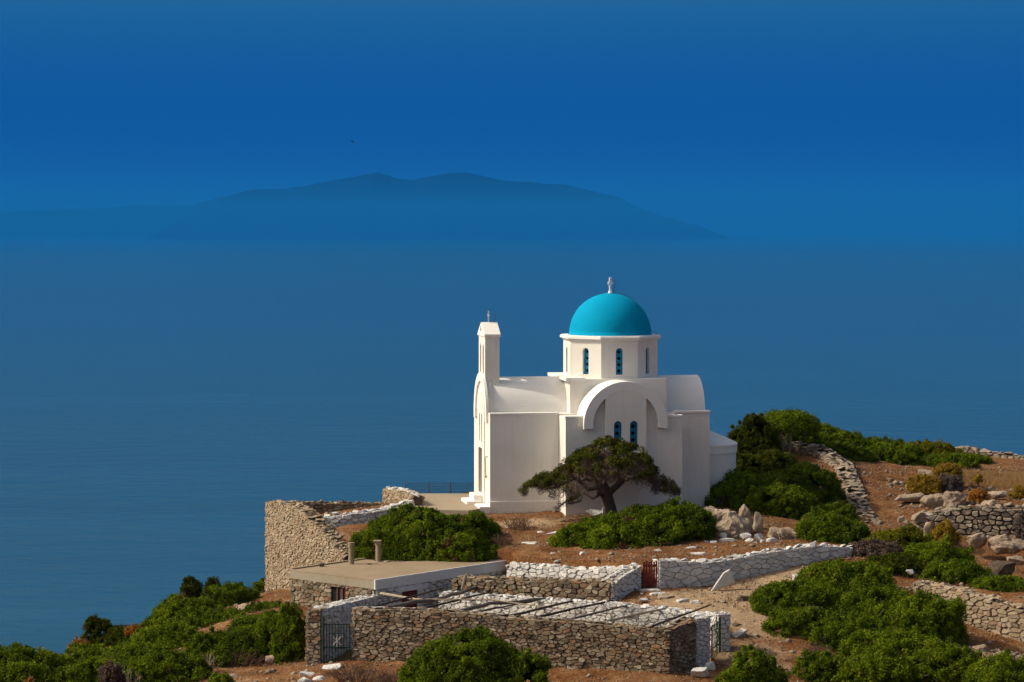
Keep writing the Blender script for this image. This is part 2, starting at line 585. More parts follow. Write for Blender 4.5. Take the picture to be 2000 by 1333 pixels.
def ground(x, y):
    x, y = np.asarray(x, float), np.asarray(y, float)
    lo, up = tps_eval(FIT_L, x, y), tps_eval(FIT_U, x, y)
    z = np.where(in_poly(x, y, UP_POLY), up, lo)
    z = np.where(in_poly(x, y, YARD_POLY), -15.9, z)
    base = np.interp(y, [-40, 0, 84, 108, 118, 140], [-2.5, -2.2, -16.7, -14.2, -12.6, -12.4])
    outer = base - np.maximum(0, -16 - x) * 0.55 - np.maximum(0, y - 140) * 0.62
    d = np.maximum.reduce([-24 - x, x - 27, 83 - y, y - 146, np.zeros_like(x)])
    w = sstep(0, 9, d)
    z = z * (1 - w) + outer * w
    return z


def gz(x, y):
    return float(ground(np.array([x]), np.array([y]))[0])


def axis(fine0, fine1, step, lo, hi, grow=1.22):
    a = list(np.arange(fine0, fine1, step))
    s, v = step, a[-1]
    while v < hi:
        s = min(s * grow, 25)
        v += s
        a.append(v)
    s, v = step, a[0]
    pre = []
    while v > lo:
        s = min(s * grow, 25)
        v -= s
        pre.append(v)
    return np.array(pre[::-1] + a)


gx, gy = axis(-14, 25, 0.2, -420, 420), axis(86, 131, 0.2, -45, 420)
XX, YY = np.meshgrid(gx, gy)
ZZ = ground(XX, YY)
_rng = np.random.default_rng(5)
_fx = (np.abs(XX - 5) < 25) & (YY > 84) & (YY < 140)
_n1 = np.array([mnoise.noise((a * 0.9, b * 0.9, 3.1)) for a, b in zip(XX[_fx], YY[_fx])])
_n2 = np.array([mnoise.noise((a * 2.7, b * 2.7, 9.1)) for a, b in zip(XX[_fx], YY[_fx])])
ZZ[_fx] += _n1 * 0.07 + _n2 * 0.04
ny_, nx_ = XX.shape
idx = np.arange(nx_ * ny_).reshape(ny_, nx_)
gq = np.stack([idx[:-1, :-1], idx[:-1, 1:], idx[1:, 1:], idx[1:, :-1]], -1).reshape(-1, 4)


def blob(px, py, Y, rx, ry):
    c = P(px, py, Y)
    return np.exp(-(((XX - c.x) / rx) ** 2 + ((YY - c.y) / ry) ** 2))


sandy = np.clip(blob(1430, 1170, 97.5, 2.6, 3.2) + blob(1560, 1125, 101.5, 2.6, 1.6) + blob(1480, 1290, 91, 1.7, 2.6) * 0.6 + blob(1350, 1180, 97, 1.2, 1.6)
                + blob(1030, 1020, 110.6, 2.4, 1.0) * 0.8 + blob(650, 1055, 108.6, 1.6, 1.0) * 0.5 + blob(1960, 1290, 92.5, 2.5, 1.6) * 0.5 + blob(1900, 985, 117, 4, 3) * 0.2, 0, 1)
straw_z = np.clip(blob(1990, 932, 124.5, 2.6, 2.2), 0, 1)


def mat_ground():
    m, n, l, b = new_mat('dry_earth')
    p = geo_pos(n)
    a1 = n.new('ShaderNodeAttribute')
    a1.attribute_name = 'sandy'
    a2 = n.new('ShaderNodeAttribute')
    a2.attribute_name = 'straw'
    n1 = noise(n, l, p, 0.9, 6, 0.65)
    n2 = noise(n, l, p, 9.0, 8, 0.85)
    r = ramp(n, [(0.30, (0.12, 0.050, 0.020)), (0.46, (0.185, 0.086, 0.036)), (0.60, (0.24, 0.128, 0.060)), (0.75, (0.33, 0.21, 0.115))])
    l.new(n1, r.inputs['Fac'])
    r2 = ramp(n, [(0.34, (0.30, 0.26, 0.22)), (0.5, (1, 1, 1)), (0.66, (1.9, 1.9, 1.75))])
    l.new(n2, r2.inputs['Fac'])
    earth = mixc(n, l, 1.0, r.outputs[0], r2.outputs[0], 'MULTIPLY')
    rs = ramp(n, [(0.34, (0.16, 0.10, 0.055)), (0.45, (0.38, 0.27, 0.165)), (0.58, (0.47, 0.345, 0.22)), (0.7, (0.62, 0.49, 0.34))])
    l.new(n2, rs.inputs['Fac'])
    ad = nd(n, 'ShaderNodeMath', operation='MULTIPLY_ADD')
    l.new(n1, ad.inputs[0])
    ad.inputs[1].default_value = 1.1
    ad.inputs[2].default_value = -0.55
    ad2 = nd(n, 'ShaderNodeMath', operation='ADD')
    l.new(ad.outputs[0], ad2.inputs[0])
    l.new(a1.outputs['Fac'], ad2.inputs[1])
    mr = nd(n, 'ShaderNodeMapRange')
    mr.inputs['From Min'].default_value = 0.25
    mr.inputs['From Max'].default_value = 0.7
    l.new(ad2.outputs[0], mr.inputs['Value'])
    c = mixc(n, l, mr.outputs[0], earth, rs.outputs[0])
    st = ramp(n, [(0.35, (0.22, 0.13, 0.05)), (0.7, (0.42, 0.30, 0.13))])
    l.new(n2, st.inputs['Fac'])
    c = mixc(n, l, a2.outputs['Fac'], c, st.outputs[0])
    l.new(c, b.inputs['Base Color'])
    b.inputs['Roughness'].default_value = 1.0
    b.inputs['Specular IOR Level'].default_value = 0.05
    bump(n, l, b, n2, 0.9, 0.08)
    return m


M['ground'] = mat_ground()
me = mesh_np('hillside', np.stack([XX, YY, ZZ], -1).reshape(-1, 3), quads=gq, mat=M['ground'], smooth=True)
for nm, arr in (('sandy', sandy), ('straw', straw_z)):
    a = me.attributes.new(nm, 'FLOAT', 'POINT')
    a.data.foreach_set('value', arr.astype(np.float32).ravel())
tag(link('hillside', me), 'dry reddish hillside that carries the chapel and the walls', 'hillside', kind='structure')

# ------------------------------------------------------------------ sea
SEA_Z = -150.0


def mat_sea():
    m, n, l, b = new_mat('sea_water')
    p = geo_pos(n)
    # wind streaks and currents: long patches of slightly different water
    mpc = n.new('ShaderNodeMapping')
    mpc.inputs['Scale'].default_value = (0.0011, 0.0075, 1.0)
    mpc.inputs['Rotation'].default_value = (0, 0, R(4))
    l.new(p, mpc.inputs['Vector'])
    cur = noise(n, l, mpc.outputs[0], 1.0, 8, 0.68)
    rc = ramp(n, [(0.28, (0.010, 0.066, 0.128)), (0.55, (0.012, 0.076, 0.147)), (0.78, (0.016, 0.086, 0.164))])
    l.new(cur, rc.inputs['Fac'])
    l.new(rc.outputs[0], b.inputs['Base Color'])
    b.inputs['Roughness'].default_value = 0.12
    b.inputs['IOR'].default_value = 1.33
    b.inputs['Specular IOR Level'].default_value = 0.015
    w1 = n.new('ShaderNodeMapping')
    w1.inputs['Scale'].default_value = (0.030, 0.05, 0.05)
    w1.inputs['Rotation'].default_value = (0, 0, R(12))
    l.new(p, w1.inputs['Vector'])
    h1 = noise(n, l, w1.outputs[0], 1.0, 7, 0.62)
    bump(n, l, b, h1, 0.14, 6.0)
    return m


M['sea'] = mat_sea()
S = 69000.0
tag(link('sea', mesh('sea', [(-S, -S, SEA_Z), (S, -S, SEA_Z), (S, S, SEA_Z), (-S, S, SEA_Z)], [(0, 1, 2, 3)], M['sea'])),
    'calm deep blue sea reaching to the hazy horizon', 'sea', kind='structure')

# ------------------------------------------------------------------ the far island: a real mountain ridge, 45 km off


def island(name, label, prof, Y, depth, seed):
    pxs = np.array([a for a, _ in prof], float)
    zs = np.array([PZ(b, Y) for _, b in prof]) - SEA_Z
    nx, ny = 260, 60
    u = np.linspace(pxs[0], pxs[-1], nx)
    zt = np.interp(u, pxs, zs)
    vs = np.zeros((ny, nx, 3))
    for j in range(ny):
        t = j / (ny - 1) * 2 - 1
        fall = np.clip(1 - abs(t), 0, 1) ** 0.8
        y = Y + t * depth
        x = (u - 1000) / FPX * Y
        vs[j, :, 0], vs[j, :, 1] = x, y
        nz = np.array([mnoise.fractal((a / 2600.0, y / 2600.0 + seed, seed), 1.0, 2.0, 5) for a in x])
        ridge = zt * fall * (1 + 0.16 * nz * (1 - fall)) + nz * 26 * fall + 42 * fall * np.array([mnoise.fractal((a / 700.0, y / 700.0 + seed, seed + 4), 1.0, 2.0, 4) for a in x])
        vs[j, :, 2] = SEA_Z - 5 + ridge * (1 if abs(t) > 1e-9 else 1)
    vs[:, 0, 2] = vs[:, -1, 2] = SEA_Z - 20
    vs[0, :, 2] = vs[-1, :, 2] = SEA_Z - 20
    ii = np.arange(nx * ny).reshape(ny, nx)
    q = np.stack([ii[:-1, :-1], ii[:-1, 1:], ii[1:, 1:], ii[1:, :-1]], -1).reshape(-1, 4)
    m = mesh_np(name, vs.reshape(-1, 3), quads=q, mat=M['far_land'], smooth=True)
    return tag(link(name, m), label, 'island', kind='structure')


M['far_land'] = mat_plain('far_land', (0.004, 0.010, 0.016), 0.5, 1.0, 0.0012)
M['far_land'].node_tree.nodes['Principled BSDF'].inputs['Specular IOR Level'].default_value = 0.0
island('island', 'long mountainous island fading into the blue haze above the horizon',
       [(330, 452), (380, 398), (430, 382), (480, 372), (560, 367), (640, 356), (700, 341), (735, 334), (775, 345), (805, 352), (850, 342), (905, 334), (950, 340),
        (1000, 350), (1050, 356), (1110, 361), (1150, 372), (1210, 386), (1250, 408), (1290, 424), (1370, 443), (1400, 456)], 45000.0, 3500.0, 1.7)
island('island', 'low faint ridge of land behind the end of the mountainous island',
       [(-160, 455), (-60, 424), (40, 411), (110, 408), (200, 405), (260, 399), (330, 402), (400, 400), (520, 420), (640, 455)], 56000.0, 3000.0, 5.2)
# ------------------------------------------------------------------ the chapel (local axes: x along the nave, y away from the camera, z up)
CH_A = R(9.5)
CH = thing('chapel', 'whitewashed stone chapel with a bright blue dome and slender belfry', 'chapel', (-0.98, 113.0, -12.62), CH_A)
VC, W_, L_ = 2.35, 4.7, 10.06
UC = 5.96


def ring_pts(cx, cz, r, a0, a1, n):
    return [(cx + r * math.cos(a0 + (a1 - a0) * k / n), cz + r * math.sin(a0 + (a1 - a0) * k / n)) for k in range(n + 1)]


def arch(cx, z0, z1, w, n=8):
    """window outline: straight sides, round head"""
    return [(cx - w / 2, z0), (cx + w / 2, z0)] + ring_pts(cx, z1 - w / 2, w / 2, 0, math.pi, n)


def frame(o, xd, yd, nd_):
    o, xd, yd, nd_ = Vector(o), Vector(xd), Vector(yd), Vector(nd_)
    return lambda x, y, d: o + xd * x + yd * y + nd_ * d


def half_vault(b, axis_, c, z, r, t0, t1, n=28, extra=0.0):
    """solid half cylinder; axis_ 'x' or 'y'"""
    loop = ring_pts(c, z, r, 0, math.pi, n) + [(c - r, z - extra), (c + r, z - extra)] if extra else ring_pts(c, z, r, 0, math.pi, n)
    if axis_ == 'x':
        fr = lambda a, h, d: Vector((d, a, h))
    else:
        fr = lambda a, h, d: Vector((a, d, h))
    return b.prism(loop, t0, t1, fr)


wm, wt = M['white'], M['white_trim']
# nave block, plinth, shoulders
MB().box(0.25, L_, 0, W_, -0.9, 4.40).build('nave_wall', wm, CH)
MB().box(-0.02, 3.10, -0.07, 0.3, -0.9, 0.52).build('plinth', wm, CH, bevel=0.02)
half_vault(MB(), 'x', VC, 4.38, 1.56, -0.02, L_ - 0.02, 40).build('nave_vault', wt, CH, smooth=False)
# low parapet edge along the wall head
MB().box(-0.03, 3.12, -0.04, 0.30, 4.36, 4.46).build('wall_coping', wt, CH, bevel=0.02)
MB().box(8.42, L_ + 0.03, -0.04, 0.30, 4.36, 4.46).build('wall_coping', wt, CH, bevel=0.02)

# west front with door and slit windows
frW = frame((0.0, 0, 0), (0, 1, 0), (0, 0, 1), (1, 0, 0))
gable = [(0.0, -0.9), (W_, -0.9), (W_, 4.42), (VC + 1.62, 4.42)] + ring_pts(VC, 4.38, 1.66, 0.03, math.pi - 0.03, 24) + [(VC - 1.62, 4.42), (0.0, 4.42)]
door_hole = [(2.0, 0.66), (3.1, 0.66), (3.1, 2.72), (2.0, 2.72)]
slits = [arch(2.15, 3.0, 4.3, 0.24), arch(2.75, 3.0, 4.3, 0.24)]
MB().panel(gable, [door_hole] + slits, 0, 0.25, frW).build('facade', wm, CH)
MB().box(0.18, 0.235, 1.98, 3.12, 0.64, 2.74).build('door', M['door_brown'], CH)
for c in (2.15, 2.75):
    MB().box(0.18, 0.235, c - 0.14, c + 0.14, 2.98, 4.32).build('window', M['screen'], CH)
# hood moulding round the west gable
hood = ring_pts(VC, 4.30, 1.86, -0.18, math.pi + 0.18, 30) + ring_pts(VC, 4.30, 1.46, math.pi + 0.18, -0.18, 30)
MB().panel(hood, [], -0.10, 0.02, frW).build('arch_moulding', wt, CH)
# projecting panel of the west front below the moulding
MB().panel([(1.45, -0.3), (3.25, -0.3), (3.25, 5.3), (1.45, 5.3)], [door_hole] + slits, -0.05, 0.015, frW).build('facade_panel', wm, CH)
# steps
MB().box(-0.80, -0.07, 1.7, 3.4, -0.7, 0.36).build('step', wt, CH, bevel=0.02)
MB().box(-0.45, -0.065, 1.85, 3.25, 0.30, 0.62).build('step', wt, CH, bevel=0.02)
MB().box(-0.50, -0.01, -0.12, 1.3, -0.9, 0.30).build('step', wt, CH, bevel=0.02)
# rope and bracket on the corner
b = MB()
b.tube([(-0.0, 0.62, 2.45), (-0.08, 0.62, 2.48), (-0.12, 0.6, 2.42), (-0.10, 0.58, 1.75), (-0.09, 0.62, 1.58)], 0.022, 6)
b.tube([(-0.09, 0.62, 1.62), (-0.09, 0.62, 1.52)], [0.05, 0.04], 8)
b.build('bell_rope', M['wood_pale'], CH)

# belfry
frB = frame((0.0, 0, 0), (0, 1, 0), (0, 0, 1), (1, 0, 0))
bel = MB()
bel.panel([(1.42, 4.6), (3.28, 4.6), (3.28, 7.84), (1.42, 7.84)], [arch(1.98, 5.75, 7.45, 0.34), arch(2.72, 5.75, 7.45, 0.34)], 0, 0.66, frB)
belf = bel.build('belfry', wm, CH)
cap = MB()
cap.prism([(1.33, 7.80), (3.37, 7.80), (3.37, 7.92), (2.35, 8.44), (1.33, 7.92)], -0.05, 0.71, frB)
cap.build('belfry_roof', wt, belf, bevel=0.02)
frBp = frame((0.0, 0, 0), (0, 1, 0), (0, 0, 1), (1, 0, 0))
MB().prism([(2.12, 8.05), (2.58, 8.05), (2.35, 8.28)], -0.065, 0.0, frBp).build('gable_niche', M['wood_pale'], belf)
b = MB()
b.box(0.28, 0.33, 2.325, 2.375, 8.40, 8.95)
b.box(0.275, 0.335, 2.18, 2.52, 8.72, 8.765)
b.build('cross', M['white_iron'], belf)
b = MB()
b.tube([(0.54, 2.35, 8.38), (0.58, 2.36, 8.62), (0.62, 2.3, 8.9)], 0.011, 5)
b.tube([(0.54, 2.35, 8.38), (0.68, 2.4, 8.6)], 0.010, 5)
b.build('wire', M['wire'], belf)
bl = MB()
for c in (1.98, 2.72):
    bl.tube([(0.33, c, 7.0), (0.33, c, 6.95), (0.33, c, 6.75), (0.33, c, 6.68)], [0.03, 0.09, 0.11, 0.14], 10)
    o = bl.build('bell', M['wood_dark'], belf, smooth=True)
    bl = MB()

# crossing block, octagonal drum, cornice, dome
MB().box(3.64, 8.12, 0.15, 4.55, 4.3, 5.93).build('crossing_block', wm, CH, bevel=0.03)
MB().box(3.45, 4.35, 0.05, 4.65, 5.84, 5.99).build('crossing_ledge', wt, CH, bevel=0.02)
RD, RC = 2.20, 2.37
AP = RD * math.cos(math.pi / 8)
SD = 2 * RD * math.sin(math.pi / 8)
ZD0, ZD1 = 5.93, 7.67
drum = thing('drum', None, None)
drum.parent = CH
drum.location = (UC, VC, 0)
for k in range(8):
    a = -math.pi / 2 + k * math.pi / 4
    nx, ny = math.cos(a), math.sin(a)
    fr = frame((nx * AP, ny * AP, 0), (-ny, nx, 0), (0, 0, 1), (-nx, -ny, 0))
    hole = arch(0, 6.10, 7.30, 0.33, 10)
    MB().panel([(-SD / 2, ZD0), (SD / 2, ZD0), (SD / 2, ZD1), (-SD / 2, ZD1)], [hole], 0, 0.30, fr).build('drum_wall', wm, drum)
    screen = [(-0.17, 6.08), (0.17, 6.08), (0.17, 7.32), (-0.17, 7.32)]
    dots = [ring_pts(0, 6.26 + 0.285 * i, 0.075, 0, 2 * math.pi * 11 / 12, 11) for i in range(4)]
    MB().panel(screen, dots, 0.13, 0.17, fr).build('window_screen', M['screen'], drum)
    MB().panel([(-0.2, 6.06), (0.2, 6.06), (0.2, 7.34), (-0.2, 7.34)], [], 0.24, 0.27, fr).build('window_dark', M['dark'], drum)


def octagon(r, off=0.0):
    return [(r * math.cos(math.pi / 8 + k * math.pi / 4 + off), r * math.sin(math.pi / 8 + k * math.pi / 4 + off)) for k in range(8)]


frZ = lambda x, y, d: Vector((UC + x, VC + y, d))
b = MB()
b.prism(octagon(RD + 0.07), ZD1 - 0.06, ZD1 + 0.02, frZ)
b.prism(octagon(RC), ZD1 + 0.015, ZD1 + 0.13, frZ)
b.prism(octagon(RC - 0.05), ZD1 + 0.125, ZD1 + 0.17, frZ)
b.build('cornice', wt, CH, bevel=0.02)
# dome by revolving
RDm, ZB = 1.88, ZD1 + 0.15
prof = [(RDm + 0.04, ZB - 0.02), (RDm + 0.04, ZB + 0.05)] + [(RDm * math.cos(t), ZB + 0.05 + 1.86 * math.sin(t) ** 0.97) for t in np.linspace(0.02, math.pi / 2 - 0.03, 22)]
vs, fs = [], []
NS = 64
for r, z in prof:
    for k in range(NS):
        t = 2 * math.pi * k / NS
        w = 1 + 0.006 * mnoise.noise((math.cos(t) * 1.7, math.sin(t) * 1.7, z * 1.2))
        vs.append((UC + r * w * math.cos(t), VC + r * w * math.sin(t), z))
for i in range(len(prof) - 1):
    for k in range(NS):
        k2 = (k + 1) % NS
        fs.append((i * NS + k, i * NS + k2, (i + 1) * NS + k2, (i + 1) * NS + k))
fs.append(tuple((len(prof) - 1) * NS + k for k in range(NS)))
dome = link('dome', mesh('dome', vs, fs, M['dome'], True), CH)
dome['label'] = 'bright turquoise blue painted dome'
zt = ZB + 1.91
b = MB()
b.tube([(UC, VC, zt - 0.06), (UC, VC, zt + 0.0)], [0.28, 0.24], 16)
b.build('finial_base', M['dome'], dome)
b = MB()
b.tube([(UC, VC, zt - 0.02), (UC, VC, zt + 0.10)], [0.11, 0.09], 10)
b.box(UC - 0.055, UC + 0.055, VC - 0.04, VC + 0.04, zt + 0.05, zt + 0.72)
b.box(UC - 0.11, UC + 0.11, VC - 0.045, VC + 0.045, zt + 0.40, zt + 0.52)
b.build('cross', wt, dome, bevel=0.012)
b = MB()
b.tube([(UC + 0.16, VC, zt - 0.02), (UC + 0.24, VC, zt + 0.58)], 0.012, 5)
b.tube([(UC + 0.16, VC - 0.03, zt), (UC + 0.06, VC, zt + 0.3)], 0.010, 5)
b.tube([(UC + 0.16, VC, zt), (UC + 0.5, VC, zt - 0.03), (UC + 0.95, VC - 0.1, zt - 0.22), (UC + 1.9, VC - 0.35, ZB + 0.12), (UC + 2.12, VC - 0.4, ZB + 0.05)], 0.012, 5)
b.build('lightning_wire', M['wire'], dome)

# transepts with barrel vault, front gable, hood moulding, recessed side fields, twin windows
TU0, TU1, TC, TV = 3.13, 8.41, 5.79, -1.60
MB().box(TU0, TU1, TV + 0.20, 0.2, -0.9, 4.33).build('transept_wall', wm, CH, bevel=0.03)
MB().box(TU0, TU1, W_ - 0.2, W_ + 1.5, -0.9, 4.33).build('transept_wall', wm, CH, bevel=0.03)
half_vault(MB(), 'y', TC, 4.05, 1.84, TV + 0.21, W_ + 1.55, 44, 0.5).build('transept_vault', wt, CH)
frS = frame((0, TV, 0), (1, 0, 0), (0, 0, 1), (0, 1, 0))
twin = [arch(TC - 0.36, 2.85, 4.18, 0.37, 10), arch(TC + 0.36, 2.85, 4.18, 0.37, 10)]
front = [(TU0, -0.9), (TU1, -0.9), (TU1, 4.35), (TC + 1.80, 4.35)] + ring_pts(TC, 4.05, 1.80, 0.17, math.pi - 0.17, 28) + [(TC - 1.80, 4.35), (TU0, 4.35)]
MB().panel(front, twin, 0.0, 0.205, frS).build('transept_front', wm, CH)
HO = -0.30
hood = ring_pts(TC, 4.02, 1.90, -0.10, math.pi + 0.10, 40) + ring_pts(TC, 4.02, 1.48, math.pi + 0.10, -0.10, 40)
MB().panel(hood, [], HO, 0.03, frS).build('arch_moulding', wt, CH, bevel=0.015)
hw = 0.92
top = ring_pts(TC, 4.02, 1.52, math.acos(hw / 1.52), math.pi - math.acos(hw / 1.52), 20)
MB().panel([(TC - hw, 1.6), (TC + hw, 1.6)] + top, twin, HO + 0.004, 0.01, frS).build('gable_panel', wm, CH)
MB().panel([(TC - hw + 0.002, -0.9), (TC + hw - 0.002, -0.9), (TC + hw, 1.6), (TC - hw, 1.6)], [], HO + 0.10, 0.01, frS).build('gable_panel', wm, CH)
for c in (TC - 0.36, TC + 0.36):
    dots = [ring_pts(c, 3.02 + 0.30 * i, 0.085, 0, 2 * math.pi * 11 / 12, 11) for i in range(4)]
    MB().panel([(c - 0.2, 2.83), (c + 0.2, 2.83), (c + 0.2, 4.2), (c - 0.2, 4.2)], dots, -0.08, -0.03, frS).build('window_screen', M['screen'], CH)
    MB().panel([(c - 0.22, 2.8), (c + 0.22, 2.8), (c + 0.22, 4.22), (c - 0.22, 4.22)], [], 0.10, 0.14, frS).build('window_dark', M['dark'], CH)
MB().box(TU0 - 0.03, TC - 1.86, TV - 0.03, TV + 0.3, 4.30, 4.40).build('wall_coping', wt, CH, bevel=0.015)
MB().box(TC + 1.86, TU1 + 0.03, TV - 0.03, TV + 0.3, 4.30, 4.40).build('wall_coping', wt, CH, bevel=0.015)

# apse
b = MB()
hp = lambda r, n=28: ring_pts(0, 0, r, -math.pi / 2, math.pi / 2, n)
frA = lambda x, y, d: Vector((L_ + x, VC + y, d))
b.prism(hp(1.78), -0.9, 2.5, frA)
b.build('apse', wm, CH)
b = MB()
b.prism(hp(1.83), 2.42, 2.78, frA)
rings = [(1.86, 2.775), (1.83, 2.83), (1.2, 3.12), (0.6, 3.36), (0.05, 3.52)]
base = [frA(x, y, z) for r, z in rings for x, y in hp(r)]
n29 = 29
b.add(base, [(i * n29 + k, i * n29 + k + 1, (i + 1) * n29 + k + 1, (i + 1) * n29 + k) for i in range(len(rings) - 1) for k in range(n29 - 1)])
b.build('apse_roof', wt, CH)
# ------------------------------------------------------------------ masonry
def clip_half(poly, a, b, c):
    """keep a*x + b*y <= c"""
    out = []
    n = len(poly)
    for i in range(n):
        p, q = poly[i], poly[(i + 1) % n]
        dp, dq = a * p[0] + b * p[1] - c, a * q[0] + b * q[1] - c
        if dp <= 0:
            out.append(p)
        if (dp < 0 < dq) or (dq < 0 < dp):
            t = dp / (dp - dq)
            out.append((p[0] + (q[0] - p[0]) * t, p[1] + (q[1] - p[1]) * t))
    return out


def cells(W, zb, zt, sw, sh, rng, rows_jit=0.40):
    """irregular courses of fitted stones on a wall face; zb, zt: functions of the distance along the wall"""
    lo = min(zb(W * k / 12) for k in range(13))
    hi = max(zt(W * k / 12) for k in range(13))
    seeds = []
    z = lo - sh
    while z < hi + sh:
        hrow = sh * rng.uniform(0.75, 1.3)
        x = -sw * rng.random()
        while x < W + sw:
            w = sw * rng.choice([0.45, 0.6, 0.8, 1.0, 1.3, 1.75])
            seeds.append((x + w / 2 + rng.uniform(-0.1, 0.1) * sw, z + hrow / 2 + rng.uniform(-rows_jit, rows_jit) * sh))
            if rng.random() < 0.16:
                seeds.append((x + w / 2 + rng.uniform(-0.3, 0.3) * sw, z + hrow * 0.9))
            x += w
        z += hrow
    seeds = [q for q in seeds if rng.random() > 0.13]          # the gaps let some neighbours grow large
    asp = sw / sh * 0.75
    S_ = np.array(seeds)
    Q = S_ * np.array([1.0, asp])
    out = []
    for i, (x, zc) in enumerate(seeds):
        if x < -sw or x > W + sw:
            continue
        xx = min(max(x, 0), W)
        if zc > zt(xx) + sh or zc < zb(xx) - sh:
            continue
        d = ((Q - Q[i]) ** 2).sum(1)
        near = np.argsort(d)[1:15]
        r = 3 * sw
        poly = [(Q[i][0] - r, Q[i][1] - r), (Q[i][0] + r, Q[i][1] - r), (Q[i][0] + r, Q[i][1] + r), (Q[i][0] - r, Q[i][1] + r)]
        for j in near:
            a, b = Q[j] - Q[i]
            mx, my = (Q[j] + Q[i]) / 2
            poly = clip_half(poly, a, b, a * mx + b * my)
            if len(poly) < 3:
                break
        if len(poly) < 3:
            continue
        poly = [(p[0], p[1] / asp) for p in poly]
        poly = clip_half(poly, -1, 0, 0)
        poly = clip_half(poly, 1, 0, W) if len(poly) > 2 else poly
        e = 0.3
        for fn, sg in ((zt, 1), (zb, -1)):
            if len(poly) < 3:
                break
            x0, x1 = max(0, xx - e), min(W, xx + e)
            sl = (fn(x1) - fn(x0)) / max(1e-6, x1 - x0)
            c0 = fn(xx) - sl * xx
            poly = clip_half(poly, -sl * sg, sg, c0 * sg)
        if len(poly) < 3:
            continue
        area = 0.5 * abs(sum(poly[k][0] * poly[(k + 1) % len(poly)][1] - poly[(k + 1) % len(poly)][0] * poly[k][1] for k in range(len(poly))))
        if area < sw * sh * 0.06:
            continue
        out.append((area, poly))
    return out


def stone_shape(poly, rng, depth, joint, cut=True):
    """one fitted stone: verts in (x, z, d) with d outwards from the wall face"""
    n = len(poly)
    cx = sum(p[0] for p in poly) / n
    cz = sum(p[1] for p in poly) / n
    if cut:
        q = []
        for k in range(n):
            p0, p1, p2 = poly[k - 1], poly[k], poly[(k + 1) % n]
            f = rng.uniform(0.05, 0.2)
            q.append((p1[0] + (p0[0] - p1[0]) * f, p1[1] + (p0[1] - p1[1]) * f))
            q.append((p1[0] + (p2[0] - p1[0]) * f, p1[1] + (p2[1] - p1[1]) * f))
        poly = q
        n = len(poly)
    rx = max(abs(p[0] - cx) for p in poly)
    rz = max(abs(p[1] - cz) for p in poly)
    fx, fz = max(0.5, 1 - joint / rx), max(0.45, 1 - joint / rz)
    d = depth * rng.uniform(0.45, 1.25)
    tx, tz = rng.uniform(-0.16, 0.16), rng.uniform(-0.22, 0.16)
    vs = []
    for s, dd in ((1.0, -0.06), (1.0, d * 0.55), (rng.uniform(0.78, 0.93), d)):
        for p in poly:
            ax, az = (p[0] - cx) * fx * s, (p[1] - cz) * fz * s
            jit = rng.uniform(-1, 1) * 0.006 if s == 1.0 else rng.uniform(-1, 1) * 0.012
            vs.append((cx + ax + jit, cz + az + jit, dd + (tx * ax + tz * az if dd > 0 else 0)))
    fs = []
    for i in range(2):
        for k in range(n):
            k2 = (k + 1) % n
            fs.append((i * n + k, i * n + k2, (i + 1) * n + k2, (i + 1) * n + k))
    fs.append(tuple(2 * n + k for k in range(n)))
    return (cx, cz), vs, fs


def rock_mesh(name, seed, mat, sx=1.0, sy=1.0, sz=1.0, npt=16, sub=1, rough=0.10, bev=0.12):
    rng = random.Random(seed)
    bm = bmesh.new()
    for _ in range(npt):
        v = Vector((rng.gauss(0, 1), rng.gauss(0, 1), rng.gauss(0, 1))).normalized()
        v = Vector((math.copysign(abs(v.x) ** 0.7, v.x), math.copysign(abs(v.y) ** 0.7, v.y), math.copysign(abs(v.z) ** 0.7, v.z))) * rng.uniform(0.85, 1.05)
        bm.verts.new((v.x * sx, v.y * sy, v.z * sz))
    r = bmesh.ops.convex_hull(bm, input=bm.verts)
    bmesh.ops.delete(bm, geom=[v for v in bm.verts if not v.link_faces], context='VERTS')
    if bev:
        bmesh.ops.bevel(bm, geom=list(bm.edges), offset=bev * min(sx, sy, sz), segments=1, affect='EDGES', clamp_overlap=True)
    bmesh.ops.triangulate(bm, faces=bm.faces)
    for _ in range(sub):
        bmesh.ops.subdivide_edges(bm, edges=list(bm.edges), cuts=1, use_grid_fill=True)
    if sub:
        for v in bm.verts:
            q = v.co * 1.6 + Vector((seed * 3.7, seed, 0))
            k = mnoise.fractal(q, 1.0, 2.0, 4) * rough + mnoise.noise(q * 3.1) * rough * 0.5
            v.co += v.co.normalized() * k * min(sx, sy, sz) * 1.6
    bmesh.ops.recalc_face_normals(bm, faces=bm.faces)
    me = bpy.data.meshes.new(name)
    bm.to_mesh(me)
    bm.free()
    me.materials.append(mat)
    return me


_pool = {}


def cap_pool(key):
    """a dozen flat loose stones per material, shared by every wall"""
    if key not in _pool:
        _pool[key] = [rock_mesh('cap_stone', 40 + i, M[key], 0.5, 0.36, 0.30, npt=9, sub=0, bev=0.10) for i in range(12)]
    return _pool[key]


MAX_PIECES = 300


def fill_face(root, name, origin, ud, W, zb, zt, nrm, sw, sh, mat, rng, depth=0.07, joint=0.014, pieces=None, quota=MAX_PIECES):
    """lay fitted stones on one face; returns list of (area, origin frame, shape)"""
    res = []
    for area, poly in cells(W, zb, zt, sw, sh, rng):
        (cx, cz), vs, fs = stone_shape(poly, rng, depth, joint)
        c = Vector((origin[0] + ud[0] * cx, origin[1] + ud[1] * cx, cz))
        wv = [(origin[0] + ud[0] * x + nrm[0] * d, origin[1] + ud[1] * x + nrm[1] * d, z) for x, z, d in vs]
        res.append((area, c, wv, fs, mat))
    return res


